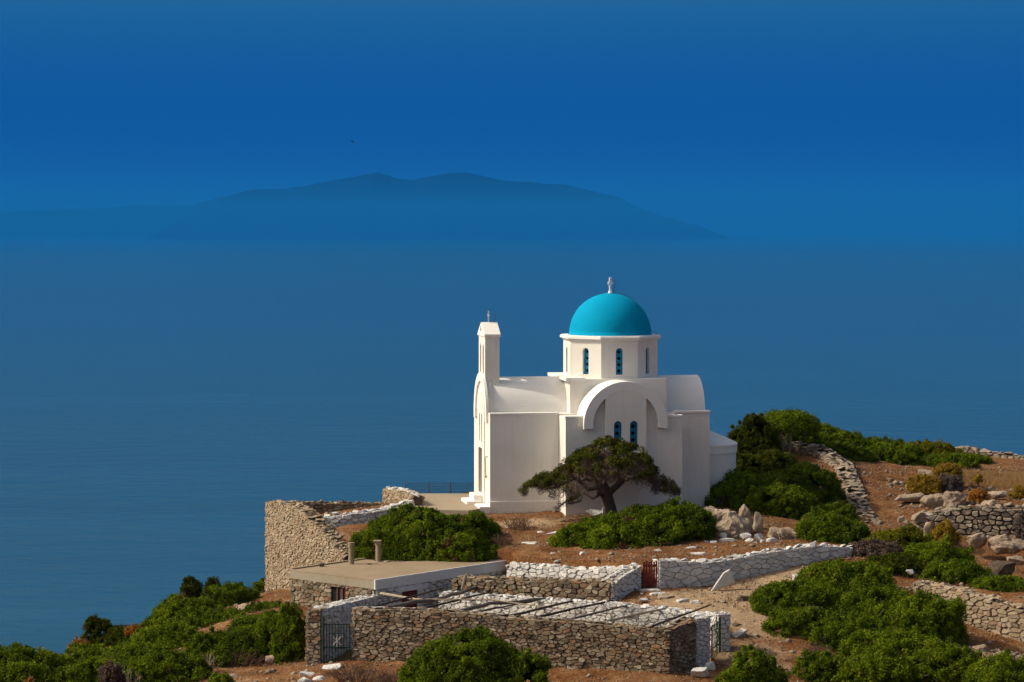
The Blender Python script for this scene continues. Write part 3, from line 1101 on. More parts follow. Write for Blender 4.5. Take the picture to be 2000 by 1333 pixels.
def emit(root, name, stones, quota=MAX_PIECES, rest_name='small_stones'):
    """the largest stones become parts of their own, the remainder one joined part"""
    stones.sort(key=lambda s: -s[0])
    L = root.location
    for area, c, wv, fs, mat in stones[:quota]:
        o = link(name, mesh(name, [(x - c.x, y - c.y, z - c.z) for x, y, z in wv], fs, mat), root, c - L)
    rest = stones[quota:]
    by = {}
    for s in rest:
        by.setdefault(s[4].name, []).append(s)
    for k, ss in by.items():
        b = MB()
        for _, c, wv, fs, mat in ss:
            b.add([(x - L.x, y - L.y, z - L.z) for x, y, z in wv], fs)
        o = link(rest_name, mesh(rest_name, b.v, b.f, ss[0][4]), root)
        tag(o, kind='stuff')


def caps(root, pts, thick, key, rng, size=0.32, layers=1, cover=1.0, flat=0.42, name='cap_stone', zoff=0.0):
    """loose stones along a wall head; pts: front top edge points (x, y, z), the wall lies behind"""
    pool = cap_pool(key)
    L = root.location
    n_made = 0
    for layer in range(layers):
        for (a, b) in zip(pts[:-1], pts[1:]):
            a, b = Vector(a), Vector(b)
            d = b - a
            W = Vector((d.x, d.y)).length
            u = Vector((d.x, d.y)) / W
            back = Vector((-u.y, u.x))
            t = rng.random() * size * 0.4
            while t < W:
                s = size * rng.uniform(0.6, 1.35)
                rows = [0.5] if s > thick * 0.8 else ([0.28, 0.75] if thick < 0.6 else [0.16, 0.5, 0.84])
                for row in rows:
                    if rng.random() > cover:
                        continue
                    o = bpy.data.objects.new(name, rng.choice(pool))
                    COL.objects.link(o)
                    o.parent = root
                    q = a + d * min(1, (t + s * 0.45) / W)
                    off = thick * row + rng.uniform(-0.05, 0.05)
                    hh = s * flat * rng.uniform(0.6, 1.3)
                    o.location = Vector((q.x + back.x * off, q.y + back.y * off, q.z + hh * 0.10 + zoff + layer * size * flat * 0.5)) - L
                    o.rotation_euler = (rng.uniform(-0.22, 0.22), rng.uniform(-0.22, 0.22), math.atan2(u.y, u.x) + rng.uniform(-0.5, 0.5) + (math.pi if rng.random() < 0.5 else 0))
                    o.scale = (s * 1.08, s * rng.uniform(0.9, 1.5), hh * 1.7)
                    n_made += 1
                t += s * 0.86
    return n_made


def dry_wall(name, label, pts, thick, sw, sh, key, seed, base=None, cap_key=None, cap_size=0.30, cap_layers=1, cap_cover=0.95, faces='fbse', core='mortar',
             group=None, depth=0.07, joint=0.014, keys=None, cat='stone wall', sink=0.12, back_key=None, quota=MAX_PIECES, flat=0.42, end_key=None, rough_top=0.03):
    """a free wall of fitted stones. pts: front top edge (x, y, z), running so that the front is on the right-hand side.
       base: list of foot heights at the points, or None for the ground in front"""
    rng = random.Random(seed)
    pts = [Vector(p) for p in pts]
    if base is None:
        base = []
        for i, p in enumerate(pts):
            d = (pts[min(i + 1, len(pts) - 1)] - pts[max(i - 1, 0)])
            u = Vector((d.x, d.y)).normalized()
            base.append(gz(p.x + u.y * 0.25, p.y - u.x * 0.25) - sink)
    c = sum(pts, Vector()) / len(pts)
    root = thing(name, label, cat, (c.x, c.y, min(base)), 0, group)
    L = root.location
    n2 = lambda i: Vector((pts[i + 1].x - pts[i].x, pts[i + 1].y - pts[i].y))
    segs = [n2(i) for i in range(len(pts) - 1)]
    us = [s / s.length for s in segs]
    backs = []
    for i in range(len(pts)):
        k = [u for u in ((us[i - 1] if i > 0 else None), (us[i] if i < len(us) else None)) if u is not None]
        m = sum(k, Vector((0, 0))).normalized()
        bk = Vector((-m.y, m.x))
        backs.append(bk / max(0.5, bk.dot(Vector((-k[0].y, k[0].x)))))
    # core
    b = MB()
    e = 0.035
    n = len(pts)
    vs = []
    for i, p in enumerate(pts):
        f0, f1 = Vector((p.x, p.y)) + backs[i] * e, Vector((p.x, p.y)) + backs[i] * (thick - e)
        if i == 0:
            f0 += us[0] * e
            f1 += us[0] * e
        if i == n - 1:
            f0 -= us[-1] * e
            f1 -= us[-1] * e
        vs += [(f0.x, f0.y, base[i] - 0.25), (f1.x, f1.y, base[i] - 0.25), (f1.x, f1.y, p.z - 0.02), (f0.x, f0.y, p.z - 0.02)]
    fs = []
    for i in range(n - 1):
        for k in range(4):
            k2 = (k + 1) % 4
            fs.append((i * 4 + k, i * 4 + k2, (i + 1) * 4 + k2, (i + 1) * 4 + k))
    fs += [(0, 3, 2, 1), tuple(4 * (n - 1) + k for k in range(4))]
    b.add(vs, fs).build('core', M[core], root, rel=L)
    stones = []
    ph = rng.random() * 50

    def lerp(v0, v1, W):
        return lambda x: v0 + (v1 - v0) * x / W

    def top(v0, v1, W, s0):
        return lambda x: v0 + (v1 - v0) * x / W + rough_top * mnoise.noise((x * 1.9 + s0, ph, 0))
    def run(P2, zt_, zb_, mat_, s0):
        """one continuous stone face along a polyline of plan points, outside on the right-hand side"""
        ls = [0.0]
        for a_, c_ in zip(P2[:-1], P2[1:]):
            ls.append(ls[-1] + (c_ - a_).length)
        ls = np.array(ls)
        W = float(ls[-1])
        px_, py_ = [p.x for p in P2], [p.y for p in P2]
        tn = [((P2[min(k + 1, len(P2) - 1)] - P2[max(k - 1, 0)]).normalized()) for k in range(len(P2))]
        nxs, nys = [t.y for t in tn], [-t.x for t in tn]
        top_ = lambda x: float(np.interp(x, ls, zt_)) + rough_top * mnoise.noise((x * 1.9 + s0, ph, 0))
        bot_ = lambda x: float(np.interp(x, ls, zb_))
        for area, poly in cells(W, bot_, top_, sw, sh, rng):
            (cx, cz), vs_, fs_ = stone_shape(poly, rng, depth, joint)
            at_ = lambda x, d: (float(np.interp(x, ls, px_)) + float(np.interp(x, ls, nxs)) * d, float(np.interp(x, ls, py_)) + float(np.interp(x, ls, nys)) * d)
            stones.append((area, Vector((*at_(cx, 0), cz)), [(*at_(x, d), z) for x, z, d in vs_], fs_, mat_))

    if 'f' in faces:
        run([Vector((p.x, p.y)) for p in pts], [p.z for p in pts], base, M[key], 0.0)
    if 'b' in faces:
        bp = [Vector((p.x, p.y)) + backs[i] * thick for i, p in enumerate(pts)][::-1]
        bz = [max(base[i], gz(*(Vector((p.x, p.y)) + backs[i] * (thick + 0.2))) - 0.15) for i, p in enumerate(pts)][::-1]
        tz_ = [p.z for p in pts][::-1]
        if max(t_ - z_ for t_, z_ in zip(tz_, bz)) > 0.1:
            run(bp, tz_, bz, M[back_key or key], 33.0)
    for ch, i in (('s', 0), ('e', n - 1)):
        if ch in faces:
            p0 = Vector((pts[i].x, pts[i].y))
            bk = backs[i]
            if ch == 's':
                o, ud, nr = p0 + bk * thick, -bk, -us[0]
            else:
                o, ud, nr = p0, bk, us[-1]
            z0, z1 = base[i], pts[i].z
            stones += fill_face(root, name, o, ud, thick, lambda x: z0, lambda x: z1, nr, min(sw, thick * 0.8), sh, M[end_key or key], rng, depth, joint)
    emit(root, 'stone', stones, quota)
    if cap_key:
        caps(root, pts, thick, cap_key, rng, cap_size, cap_layers, cap_cover, flat)
    return root


# ---- front wall of the yard with both gate openings
FWL, FWR = Vector((PX(690, 93.0), 93.0)), Vector((PX(1307, 89.0), 89.0))
fw = [P(690, 1189, 93.0), P(850, 1193, 91.95), P(1000, 1207, 90.98), P(1160, 1218, 89.95), P(1307, 1231, 89.0), P(1357, 1209, 90.3)]
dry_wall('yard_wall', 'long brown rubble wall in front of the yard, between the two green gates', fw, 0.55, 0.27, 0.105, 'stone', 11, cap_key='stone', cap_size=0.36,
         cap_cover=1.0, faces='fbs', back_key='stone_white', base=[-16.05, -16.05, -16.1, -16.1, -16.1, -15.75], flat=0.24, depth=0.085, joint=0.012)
dry_wall('gate_jamb', 'whitewashed stone jamb on the near side of the right barred gate', [P(1358, 1209, 90.35), P(1386, 1205, 90.65)], 0.62, 0.26, 0.12, 'stone_white', 13,
         cap_key='stone_white', cap_size=0.30, faces='fbe', core='mortar_white', joint=0.013, base=[-15.7, -15.6], cat='gate jamb')
dry_wall('gate_pillar', 'whitewashed stone pillar on the far side of the right barred gate', [P(1401, 1201, 92.2), P(1424, 1199, 92.35)], 0.55, 0.25, 0.12, 'stone_white', 14,
         faces='fbse', core='mortar_white', joint=0.013, cap_key='stone_white', cap_size=0.26, base=[-15.75, -15.7], cat='gate pillar')
# stub left of the left gate
dry_wall('gate_pillar', 'brown dry stone stub on the outer side of the left green gate', [P(599, 1195, 93.2), P(627, 1191, 93.1)], 0.6, 0.30, 0.115, 'stone', 15, cap_key='stone', cap_size=0.34, faces='fs',
         cat='gate pillar', base=[-16.15, -16.15])
# left side wall of the yard, whitewashed inside, from the stub back to the house
_a, _b = P(628, 1189, 93.2), P(736, 1163, 99.9)
dry_wall('whitewashed_wall', 'whitewashed stone wall seen through the left green gate, running back to the house', [_a, _b], 0.5, 0.30, 0.13, 'stone_white', 16, cap_key='stone_white', cap_size=0.26, flat=0.2, cap_cover=0.7,
         core='mortar_white', joint=0.013, faces='fb', back_key='stone', base=[-16.1, -15.9])
# inner back walls of the yard
dry_wall('whitewashed_wall', 'low whitewashed wall behind the yard wall, under the loose poles', [P(858, 1158, 101.0), P(1000, 1168, 98.6), P(1120, 1176, 96.6), P(1215, 1181, 95.4), P(1330, 1196, 94.5), P(1399, 1203, 93.6)],
         0.5, 0.27, 0.12, 'stone_white', 17, cap_key='stone_white', cap_size=0.28, core='mortar_white', joint=0.013, faces='f', base=[-15.9] * 6)
dry_wall('rubble_wall', 'loose brown rubble wall between the white-banded house and the red picket gate',
         [P(884, 1130, 102.1), P(960, 1132, 101.1), P(1060, 1136, 99.9), P(1150, 1138, 99.0), P(1193, 1138, 98.5)], 0.75, 0.34, 0.15, 'stone', 18, cap_key='stone', cap_size=0.34, cap_layers=1, faces='fe',
         base=[-15.0, -14.9, -14.9, -14.8, -14.8], end_key='stone_white', depth=0.10, rough_top=0.10)
# terrace wall above (white) and its end pillar by the red gate
dry_wall('terrace_wall', 'white painted dry wall holding the soil between the house and the red picket gate',
         [P(990, 1102, 105.0), P(1060, 1106, 103.7), P(1130, 1113, 102.4), P(1190, 1110, 101.4), P(1232, 1108, 100.6)], 0.5, 0.34, 0.16, 'stone_white', 19, cap_key='stone_white', cap_size=0.36, cap_layers=1,
         core='mortar_white', joint=0.013, faces='f', base=[-15.2, -15.2, -15, -14.8, -14.8], depth=0.10, rough_top=0.08)
dry_wall('gate_pillar', 'white pillar beside the red picket gate, at the end of the terrace wall', [P(1200, 1136, 98.6), P(1240, 1110, 99.9), P(1251, 1105, 100.05)], 0.55, 0.32, 0.15, 'stone_white', 20, cap_key='stone_white',
         cap_size=0.34, core='mortar_white', joint=0.013, faces='fbse', base=[-15.1, -14.6, -14.5], cat='gate pillar')
dry_wall('garden_wall', 'long white painted wall rising from the red picket gate to the shrubs',
         [P(1287, 1094, 100.0), P(1380, 1099, 100.9), P(1440, 1090, 101.6), P(1500, 1079, 102.3), P(1560, 1070, 103.0), P(1600, 1066, 103.4), P(1665, 1070, 104.0)], 0.5, 0.46, 0.19, 'stone_white', 21,
         cap_key='stone_white', cap_size=0.40, core='mortar_white', joint=0.013, faces='fse', depth=0.05, flat=0.34)
# retaining walls at the left of the terrace
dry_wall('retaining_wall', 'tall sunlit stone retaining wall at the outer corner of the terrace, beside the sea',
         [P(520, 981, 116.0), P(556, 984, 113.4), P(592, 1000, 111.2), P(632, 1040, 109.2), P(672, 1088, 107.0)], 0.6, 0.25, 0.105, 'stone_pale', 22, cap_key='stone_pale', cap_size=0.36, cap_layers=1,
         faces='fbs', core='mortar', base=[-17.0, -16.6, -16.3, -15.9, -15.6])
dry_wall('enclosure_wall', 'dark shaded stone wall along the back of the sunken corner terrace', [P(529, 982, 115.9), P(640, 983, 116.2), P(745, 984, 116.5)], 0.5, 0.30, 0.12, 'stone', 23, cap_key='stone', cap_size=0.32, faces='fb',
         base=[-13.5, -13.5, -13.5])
dry_wall('curved_wall', 'white capped low stone wall curving up beside the paved terrace', [P(614, 1012, 111.3), P(660, 1007, 111.2), P(720, 1000, 111.5), P(770, 992, 112.4), P(808, 979, 113.2)], 0.5, 0.36, 0.15, 'stone_white', 24,
         cap_key='stone_white', cap_size=0.42, core='mortar_white', joint=0.013, faces='fbe', depth=0.09, base=[-13.4, -13.35, -13.2, -13.0, -12.85])
dry_wall('stub_wall', 'short lit stone wall with white capping running back from the curved wall', [P(749, 954, 119.0), P(780, 957, 116.5), P(806, 969, 114.0)], 0.5, 0.30, 0.13, 'stone_pale', 25, cap_key='stone_white', cap_size=0.40,
         faces='fbs', base=[-13.2, -13.1, -12.9])
dry_wall('terrace_edge', 'low pale stone kerb below the wire fence behind the paved terrace', [P(800, 976, 119.6), P(860, 975, 119.9), P(918, 976, 120.0)], 0.45, 0.36, 0.12, 'stone_pale', 26, cap_key='stone_pale', cap_size=0.40, faces='f',
         base=[-13.1] * 3, cat='kerb')
# field walls on the slope at the right
dry_wall('field_wall', 'pale dry stone field wall running down the slope beside the red soil',
         [P(1532, 866, 126.6), P(1590, 876, 125.2), P(1632, 905, 122.6), P(1650, 950, 119.2), P(1668, 1000, 115.6), P(1690, 1024, 113.4)], 0.75, 0.36, 0.13, 'stone_field', 27,
         cap_key='stone_field', cap_size=0.62, cap_layers=2, faces='fbse', flat=0.26, depth=0.10)
dry_wall('field_wall', 'tumbled end of the field wall above the olive shrubs', [P(1680, 1034, 112.2), P(1745, 1043, 111.6)], 0.7, 0.40, 0.14, 'stone_field', 28, cap_key='stone_field', cap_size=0.55, cap_layers=2,
         faces='fse', flat=0.28, depth=0.10)
dry_wall('terrace_wall', 'rough dark-jointed dry stone terrace wall above the grey boulders',
         [P(1790, 1012, 112.6), P(1850, 999, 112.4), P(1920, 991, 112.0), P(2010, 992, 111.6), P(2080, 996, 111.4)], 0.7, 0.42, 0.19, 'stone_field', 29, cap_key='stone_field', cap_size=0.46, cap_layers=1, faces='fs',
         depth=0.14, joint=0.03, rough_top=0.16, flat=0.5)
dry_wall('ridge_wall', 'far dry stone wall on the ridge against the sea', [P(1868, 874, 138.5), P(1930, 884, 138.0), P(2000, 893, 137.0), P(2070, 902, 136.0)], 0.6, 0.42, 0.18, 'stone_field', 30, cap_key='stone_field', cap_size=0.45,
         faces='fs', depth=0.12, joint=0.03, rough_top=0.12)
dry_wall('retaining_wall', 'brown stone retaining wall below the shrubs on the lower slope',
         [P(1786, 1136, 99.8), P(1830, 1146, 98.8), P(1880, 1158, 97.6), P(1940, 1174, 96.6), P(2000, 1192, 95.6), P(2060, 1206, 95.0)], 0.6, 0.34, 0.15, 'stone_pale', 31, cap_key='stone_pale', cap_size=0.38, faces='fs',
         depth=0.09, rough_top=0.08)

# ------------------------------------------------------------------ the small house
HS = thing('stone_house', 'small flat-roofed stone house with two pipe chimneys and a whitewashed long side', 'house', (HOUSE_FM.x, HOUSE_FM.y, -16.3))
hL = HS.location
rng = random.Random(77)


def hp3(u, v, z):
    q = HOUSE_FM + HOUSE_U * u + HOUSE_V * v
    return Vector((q.x, q.y, z))


frH = lambda u, v, d: hp3(u, v, d)
b = MB()
b.prism([(0.06, 0.06), (HOUSE_L - 0.06, 0.06), (HOUSE_L - 0.06, HOUSE_W - 0.06), (0.06, HOUSE_W - 0.06)], -16.6, HOUSE_TOP - 0.3, frH)
b.build('core', M['mortar'], HS, rel=hL)
b = MB()
b.prism([(-0.05, -0.05), (HOUSE_L + 0.05, -0.05), (HOUSE_L + 0.05, HOUSE_W + 0.05), (-0.05, HOUSE_W + 0.05)], HOUSE_TOP - 0.05, HOUSE_TOP, frH)
roof = b.build('roof', M['concrete'], HS, rel=hL, bevel=0.015)
# low rim along the rear edges of the roof
b = MB()
b.prism([(0.0, HOUSE_W - 0.10), (HOUSE_L + 0.04, HOUSE_W - 0.10), (HOUSE_L + 0.04, HOUSE_W + 0.04), (0.0, HOUSE_W + 0.04)], HOUSE_TOP - 0.02, HOUSE_TOP + 0.05, frH)
b.build('roof_rim', M['concrete'], roof, rel=hL)
# plaster bands under the roof
b = MB()
b.prism([(-0.06, 0.003), (-0.002, 0.003), (-0.002, HOUSE_W), (-0.06, HOUSE_W)], HOUSE_TOP - 0.36, HOUSE_TOP - 0.048, frH)
b.build('plaster_band', M['render'], HS, rel=hL)
b = MB()
b.prism([(-0.065, -0.07), (HOUSE_L + 0.04, -0.07), (HOUSE_L + 0.04, -0.002), (-0.065, -0.002)], HOUSE_TOP - 0.38, HOUSE_TOP + 0.012, frH)
b.build('plaster_band', M['white_band'], HS, rel=hL)
b = MB()
b.prism([(HOUSE_L + 0.001, 0.003), (HOUSE_L + 0.05, 0.003), (HOUSE_L + 0.05, HOUSE_W), (HOUSE_L + 0.001, HOUSE_W)], HOUSE_TOP - 0.36, HOUSE_TOP - 0.048, frH)
b.build('plaster_band', M['white_band'], HS, rel=hL)


def cut_rect(stones, org, ud, x0, x1, z0, z1):
    """drop the stones whose centre lies in an opening"""
    out = []
    for s in stones:
        x = (s[1].x - org[0]) * ud[0] + (s[1].y - org[1]) * ud[1]
        if x0 < x < x1 and z0 < s[1].z < z1:
            continue
        out.append(s)
    return out


def house_face(org, ud, W, z0, z1, nr, key, hole=None, sw=0.30, sh=0.13):
    """stones round an opening: left, right, above and below it"""
    res = []
    parts = [(0, W, z0, z1)]
    if hole:
        a, c, e, f = hole
        parts = [(0, a, z0, z1), (c, W, z0, z1), (a, c, f, z1)] + ([(a, c, z0, e)] if e > z0 + 0.05 else [])
    for x0, x1, q0, q1 in parts:
        o = (org[0] + ud[0] * x0, org[1] + ud[1] * x0)
        res += fill_face(HS, 'stone', o, ud, x1 - x0, lambda x: q0, lambda x: q1, nr, min(sw, max(0.15, (x1 - x0) * 0.6)), sh, M[key], rng, 0.06, 0.02 if key == 'stone_white' else 0.012)
    return res


zf = -16.3
band = HOUSE_TOP - 0.36
UU, VV = HOUSE_U, HOUSE_V
# left end (normal -U): runs from FL to FM
win = (HOUSE_W - 2.42, HOUSE_W - 1.62, -14.85, -14.28)
stones = house_face(hp3(0, HOUSE_W, 0).xy, -VV, HOUSE_W, zf, band, -UU, 'stone', win)
# long white side (normal -V): FM to R
dr = (1.52, 2.42, -16.3, -14.42)
stones += house_face(hp3(0, 0, 0).xy, UU, HOUSE_L, zf, band, -VV, 'stone_white', dr, 0.36, 0.15)
emit(HS, 'stone', stones, 300)
stones = house_face(hp3(HOUSE_L, 0, 0).xy, VV, HOUSE_W, -14.6, band, UU, 'stone_white')
emit(HS, 'stone', stones, 0, 'end_stones')
# window
b = MB()
v0, v1 = 1.62, 2.42
b.prism([(0.03, v0 - 0.02), (0.055, v0 - 0.02), (0.055, v1 + 0.02), (0.03, v1 + 0.02)], -14.87, -14.26, frH)
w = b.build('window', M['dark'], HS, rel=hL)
b = MB()
b.prism([(-0.02, v0 - 0.12), (0.05, v0 - 0.12), (0.05, v1 + 0.12), (-0.02, v1 + 0.12)], -14.28, -14.16, frH)
b.build('lintel', M['render'], w, rel=hL)
b = MB()
for t in (0.26, 0.34, 0.62):
    vv = v0 + (v1 - v0) * t
    b.prism([(0.0, vv - 0.025), (0.025, vv - 0.025), (0.025, vv + 0.025), (0.0, vv + 0.025)], -14.85, -14.29, frH)
b.build('bar', M['door_brown'], w, rel=hL)
b = MB()
b.prism([(-0.04, v0 - 0.05), (0.05, v0 - 0.05), (0.05, v0 + 0.02), (-0.04, v0 + 0.02)], -14.87, -14.26, frH)
b.build('shutter', M['door_red'], w, rel=hL)
# door
b = MB()
b.prism([(dr[0], 0.025), (dr[1], 0.025), (dr[1], 0.06), (dr[0], 0.06)], dr[2], dr[3], frH)
d = b.build('door', M['door_red'], HS, rel=hL)
b = MB()
for k in range(5):
    u0 = dr[0] + 0.01 + k * 0.18
    b.prism([(u0, 0.0), (u0 + 0.165, 0.0), (u0 + 0.165, 0.024), (u0, 0.024)], dr[2], dr[3] - 0.02, frH)
b.build('plank', M['door_red'], d, rel=hL)
b = MB()
b.prism([(dr[0] - 0.25, -0.055), (dr[1] + 0.6, -0.055), (dr[1] + 0.6, 0.05), (dr[0] - 0.25, 0.05)], dr[3] - 0.01, dr[3] + 0.20, frH)
b.build('lintel', M['white_band'], d, rel=hL)
b = MB()
b.prism([(dr[1] - 0.005, -0.05), (dr[1] + 0.30, -0.05), (dr[1] + 0.30, 0.05), (dr[1] - 0.005, 0.05)], dr[2], dr[3] - 0.012, frH)
b.build('door_jamb', M['white_band'], d, rel=hL)
# chimneys on the roof: turn the photograph's columns into points of the roof plane
for px, pyb, pyt, capped in ((686, 1102, 1060, False), (739, 1097, 1056, True)):
    Yc = HOUSE_TOP * FPX / (HOR - pyb)
    q = P(px, pyb, Yc)
    h = (pyb - pyt) / FPX * Yc
    b = MB()
    b.tube([(q.x, q.y, HOUSE_TOP - 0.03), (q.x, q.y, HOUSE_TOP + h - 0.14)], 0.115, 16)
    b.tube([(q.x, q.y, HOUSE_TOP + h - 0.18), (q.x, q.y, HOUSE_TOP + h - (0.06 if capped else 0))], 0.14, 16)
    ch = b.build('chimney', M['concrete'], roof, rel=hL)
    if capped:
        b = MB()
        b.box(q.x - 0.21, q.x + 0.13, q.y - 0.17, q.y + 0.17, HOUSE_TOP + h - 0.055, HOUSE_TOP + h)
        b.build('chimney_cap', M['concrete'], roof, rel=hL, bevel=0.01)
for lab, px, py, sx, sy, sz, key, nm, cat in (('dark broken stone lying on the near rim of the house roof', 628, 1107, 0.17, 0.12, 0.10, 'rock_dark', 'loose_stone', 'stone'),
                                              ('flat stone lying on the house roof beside the capped chimney', 755, 1098, 0.14, 0.1, 0.04, 'rock', 'loose_stone', 'stone'),
                                              ('small dark stone lying between the two chimneys on the house roof', 721, 1103, 0.12, 0.09, 0.035, 'rock_dark', 'loose_stone', 'stone')):
    Yc = HOUSE_TOP * FPX / (HOR - py)
    q = P(px, py, Yc)
    o = link(nm, rock_mesh(nm, int(px), M[key], sx, sy, sz, npt=12, sub=1, rough=0.05), None, (q.x, q.y, HOUSE_TOP + sz * 0.8))
    tag(o, lab, cat)

# ------------------------------------------------------------------ gates, fence, poles


def bar_gate(name, label, a, b_, z0, z1, nbars, star=False, post_h=0.25):
    """iron bar gate between plan points a and b_"""
    a, b_ = Vector(a), Vector(b_)
    d = b_ - a
    W = d.length
    u = d / W
    g = thing(name, label, 'gate', (a.x, a.y, z0))
    pt = lambda x, z, o=0.0: (u.x * x - u.y * o, u.y * x + u.x * o, z - z0)
    MB().tube([pt(0, z0 - 0.1), pt(0, z1 + post_h)], 0.035, 8).build('post', M['green_iron'], g)
    for zz in (z0 + 0.08, z0 + (z1 - z0) * 0.42, z1 - 0.03):
        MB().tube([pt(0, zz), pt(W, zz)], 0.02, 6).build('rail', M['green_iron'], g)
    for k in range(nbars):
        x = W * (k + 1) / nbars
        MB().tube([pt(x, z0 + 0.05), pt(x, z1)], 0.013 if k < nbars - 1 else 0.02, 6).build('bar', M['green_iron'], g)
    if star:
        cx, cz = W * 0.52, z0 + (z1 - z0) * 0.58
        s = MB()
        for ang in (45, 135, 90):
            dx, dz = math.cos(R(ang)) * 0.22, math.sin(R(ang)) * 0.22
            s.tube([pt(cx - dx, cz - dz, -0.03), pt(cx + dx, cz + dz, -0.03)], 0.010, 6)
        s.build('star', M['white_iron'], g)
        for zz in (cz - 0.27, cz + 0.27):
            MB().tube([pt(cx - 0.27, zz), pt(cx + 0.3, zz)], 0.014, 6).build('rail', M['green_iron'], g)
    return g


bar_gate('iron_gate', 'green iron bar gate with a white star in the left opening of the yard wall', P(632, 1297, 93.0).xy, P(683, 1297, 92.9).xy, -15.93, PZ(1218, 93), 9, True)
bar_gate('iron_gate', 'narrow green iron gate standing ajar between whitewashed jamb and pillar', P(1406, 1295, 92.0).xy, P(1390, 1295, 90.9).xy, -15.6, PZ(1216, 91.6), 8, False, 0.12)
# red picket gate
a, b_ = P(1256, 1147, 100.05), P(1285, 1147, 100.0)
g = thing('picket_gate', 'small red wooden picket gate in the white terrace wall', 'gate', (a.x, a.y, a.z))
Wg = b_.x - a.x
for k in range(6):
    x = Wg * (k + 0.5) / 6
    MB().box(x - 0.037, x + 0.037, -0.012, 0.012, 0.05, 1.0 + 0.03 * (k % 2)).build('picket', M['gate_red'], g)
for z in (0.14, 0.80):
    MB().box(0.0, Wg, 0.013, 0.04, z, z + 0.08).build('rail', M['gate_red'], g)
MB().tube([(Wg + 0.02, 0.02, -0.1), (Wg + 0.02, 0.02, 1.12)], 0.03, 8).build('post', M['gate_red'], g)
# steps below the red gate
for i, (px, py, Y, w, lab) in enumerate(((1268, 1152, 99.6, 1.0, 'uppermost worn stone step right under the red picket gate'), (1286, 1159, 98.9, 0.75, 'middle worn stone step below the red picket gate'),
                                         (1300, 1165, 98.2, 0.8, 'lowest worn stone step below the red picket gate'))):
    q = P(px, py, Y)
    o = link('stone_step', rock_mesh('stone_step', 300 + i, M['stone_white'] if i < 2 else M['rock'], w / 2, 0.28, 0.11, npt=22, sub=1, rough=0.05), None, (q.x, q.y, q.z - 0.05))
    tag(o, lab, 'step', 'steps under the red gate')
# wire fence behind the paved terrace
fa, fb = P(792, 972, 121.0), P(926, 972, 121.0)
fz0, fz1 = PZ(972, 121), PZ(945, 121)
fence = thing('wire_fence', 'see-through wire mesh fence on thin posts behind the paved terrace, against the sea', 'fence', (fa.x, fa.y, fz0))
Wf = fb.x - fa.x
for x in (0.0, Wf * 0.34, Wf * 0.655, Wf):
    MB().tube([(x, 0, -0.4), (x, 0, fz1 - fz0 + 0.1)], 0.02, 6).build('post', M['door_brown'], fence)
b = MB()
for k in range(6):
    z = (fz1 - fz0) * k / 5
    b.tube([(0, 0, z), (Wf, 0, z + 0.01)], 0.009, 4, False)
for k in range(31):
    x = Wf * k / 30
    b.tube([(x, 0, 0), (x, 0, fz1 - fz0)], 0.0075, 4, False)
b.build('wire_mesh', M['wire'], fence)
# paved terrace beside the west door
tp = [(-4.35, 112.9), (-1.9, 112.2), (-1.1, 113.2), (-1.75, 119.4), (-4.9, 119.4)]
b = MB()
b.prism(tp, -13.3, -12.40, lambda x, y, d: Vector((x, y, d)))
o = b.build('paved_terrace', M['paving'], None, bevel=0.03)
tag(o, 'pale cement terrace in front of the chapel door', 'terrace', kind='structure')

# loose poles of the old pergola lying over the yard
def pole(label, pts, r, mat, seed):
    rng = random.Random(seed)
    pts = [Vector(p) for p in pts]
    fine = []
    for a, c in zip(pts[:-1], pts[1:]):
        for k in range(4):
            fine.append(a.lerp(c, k / 4) + Vector((rng.uniform(-1, 1), rng.uniform(-1, 1), rng.uniform(-1, 1))) * r * 0.5)
    fine.append(pts[-1])
    r *= 1.25
    rad = [r * (1.0 - 0.35 * k / len(fine)) * rng.uniform(0.88, 1.1) for k in range(len(fine))]
    o = MB().tube([p - pts[0] for p in fine], rad, 7).build('roof_pole', mat, None, pts[0])
    tag(o, label, 'pole', 'pergola poles over the yard')


def fwY(px):
    # distance of the front wall's head at a photograph column
    d = FWR - FWL
    k = (px - 1000) / FPX
    t = (k * FWL.y - FWL.x) / (d.x - k * d.y)
    return FWL.y + d.y * t + 0.3


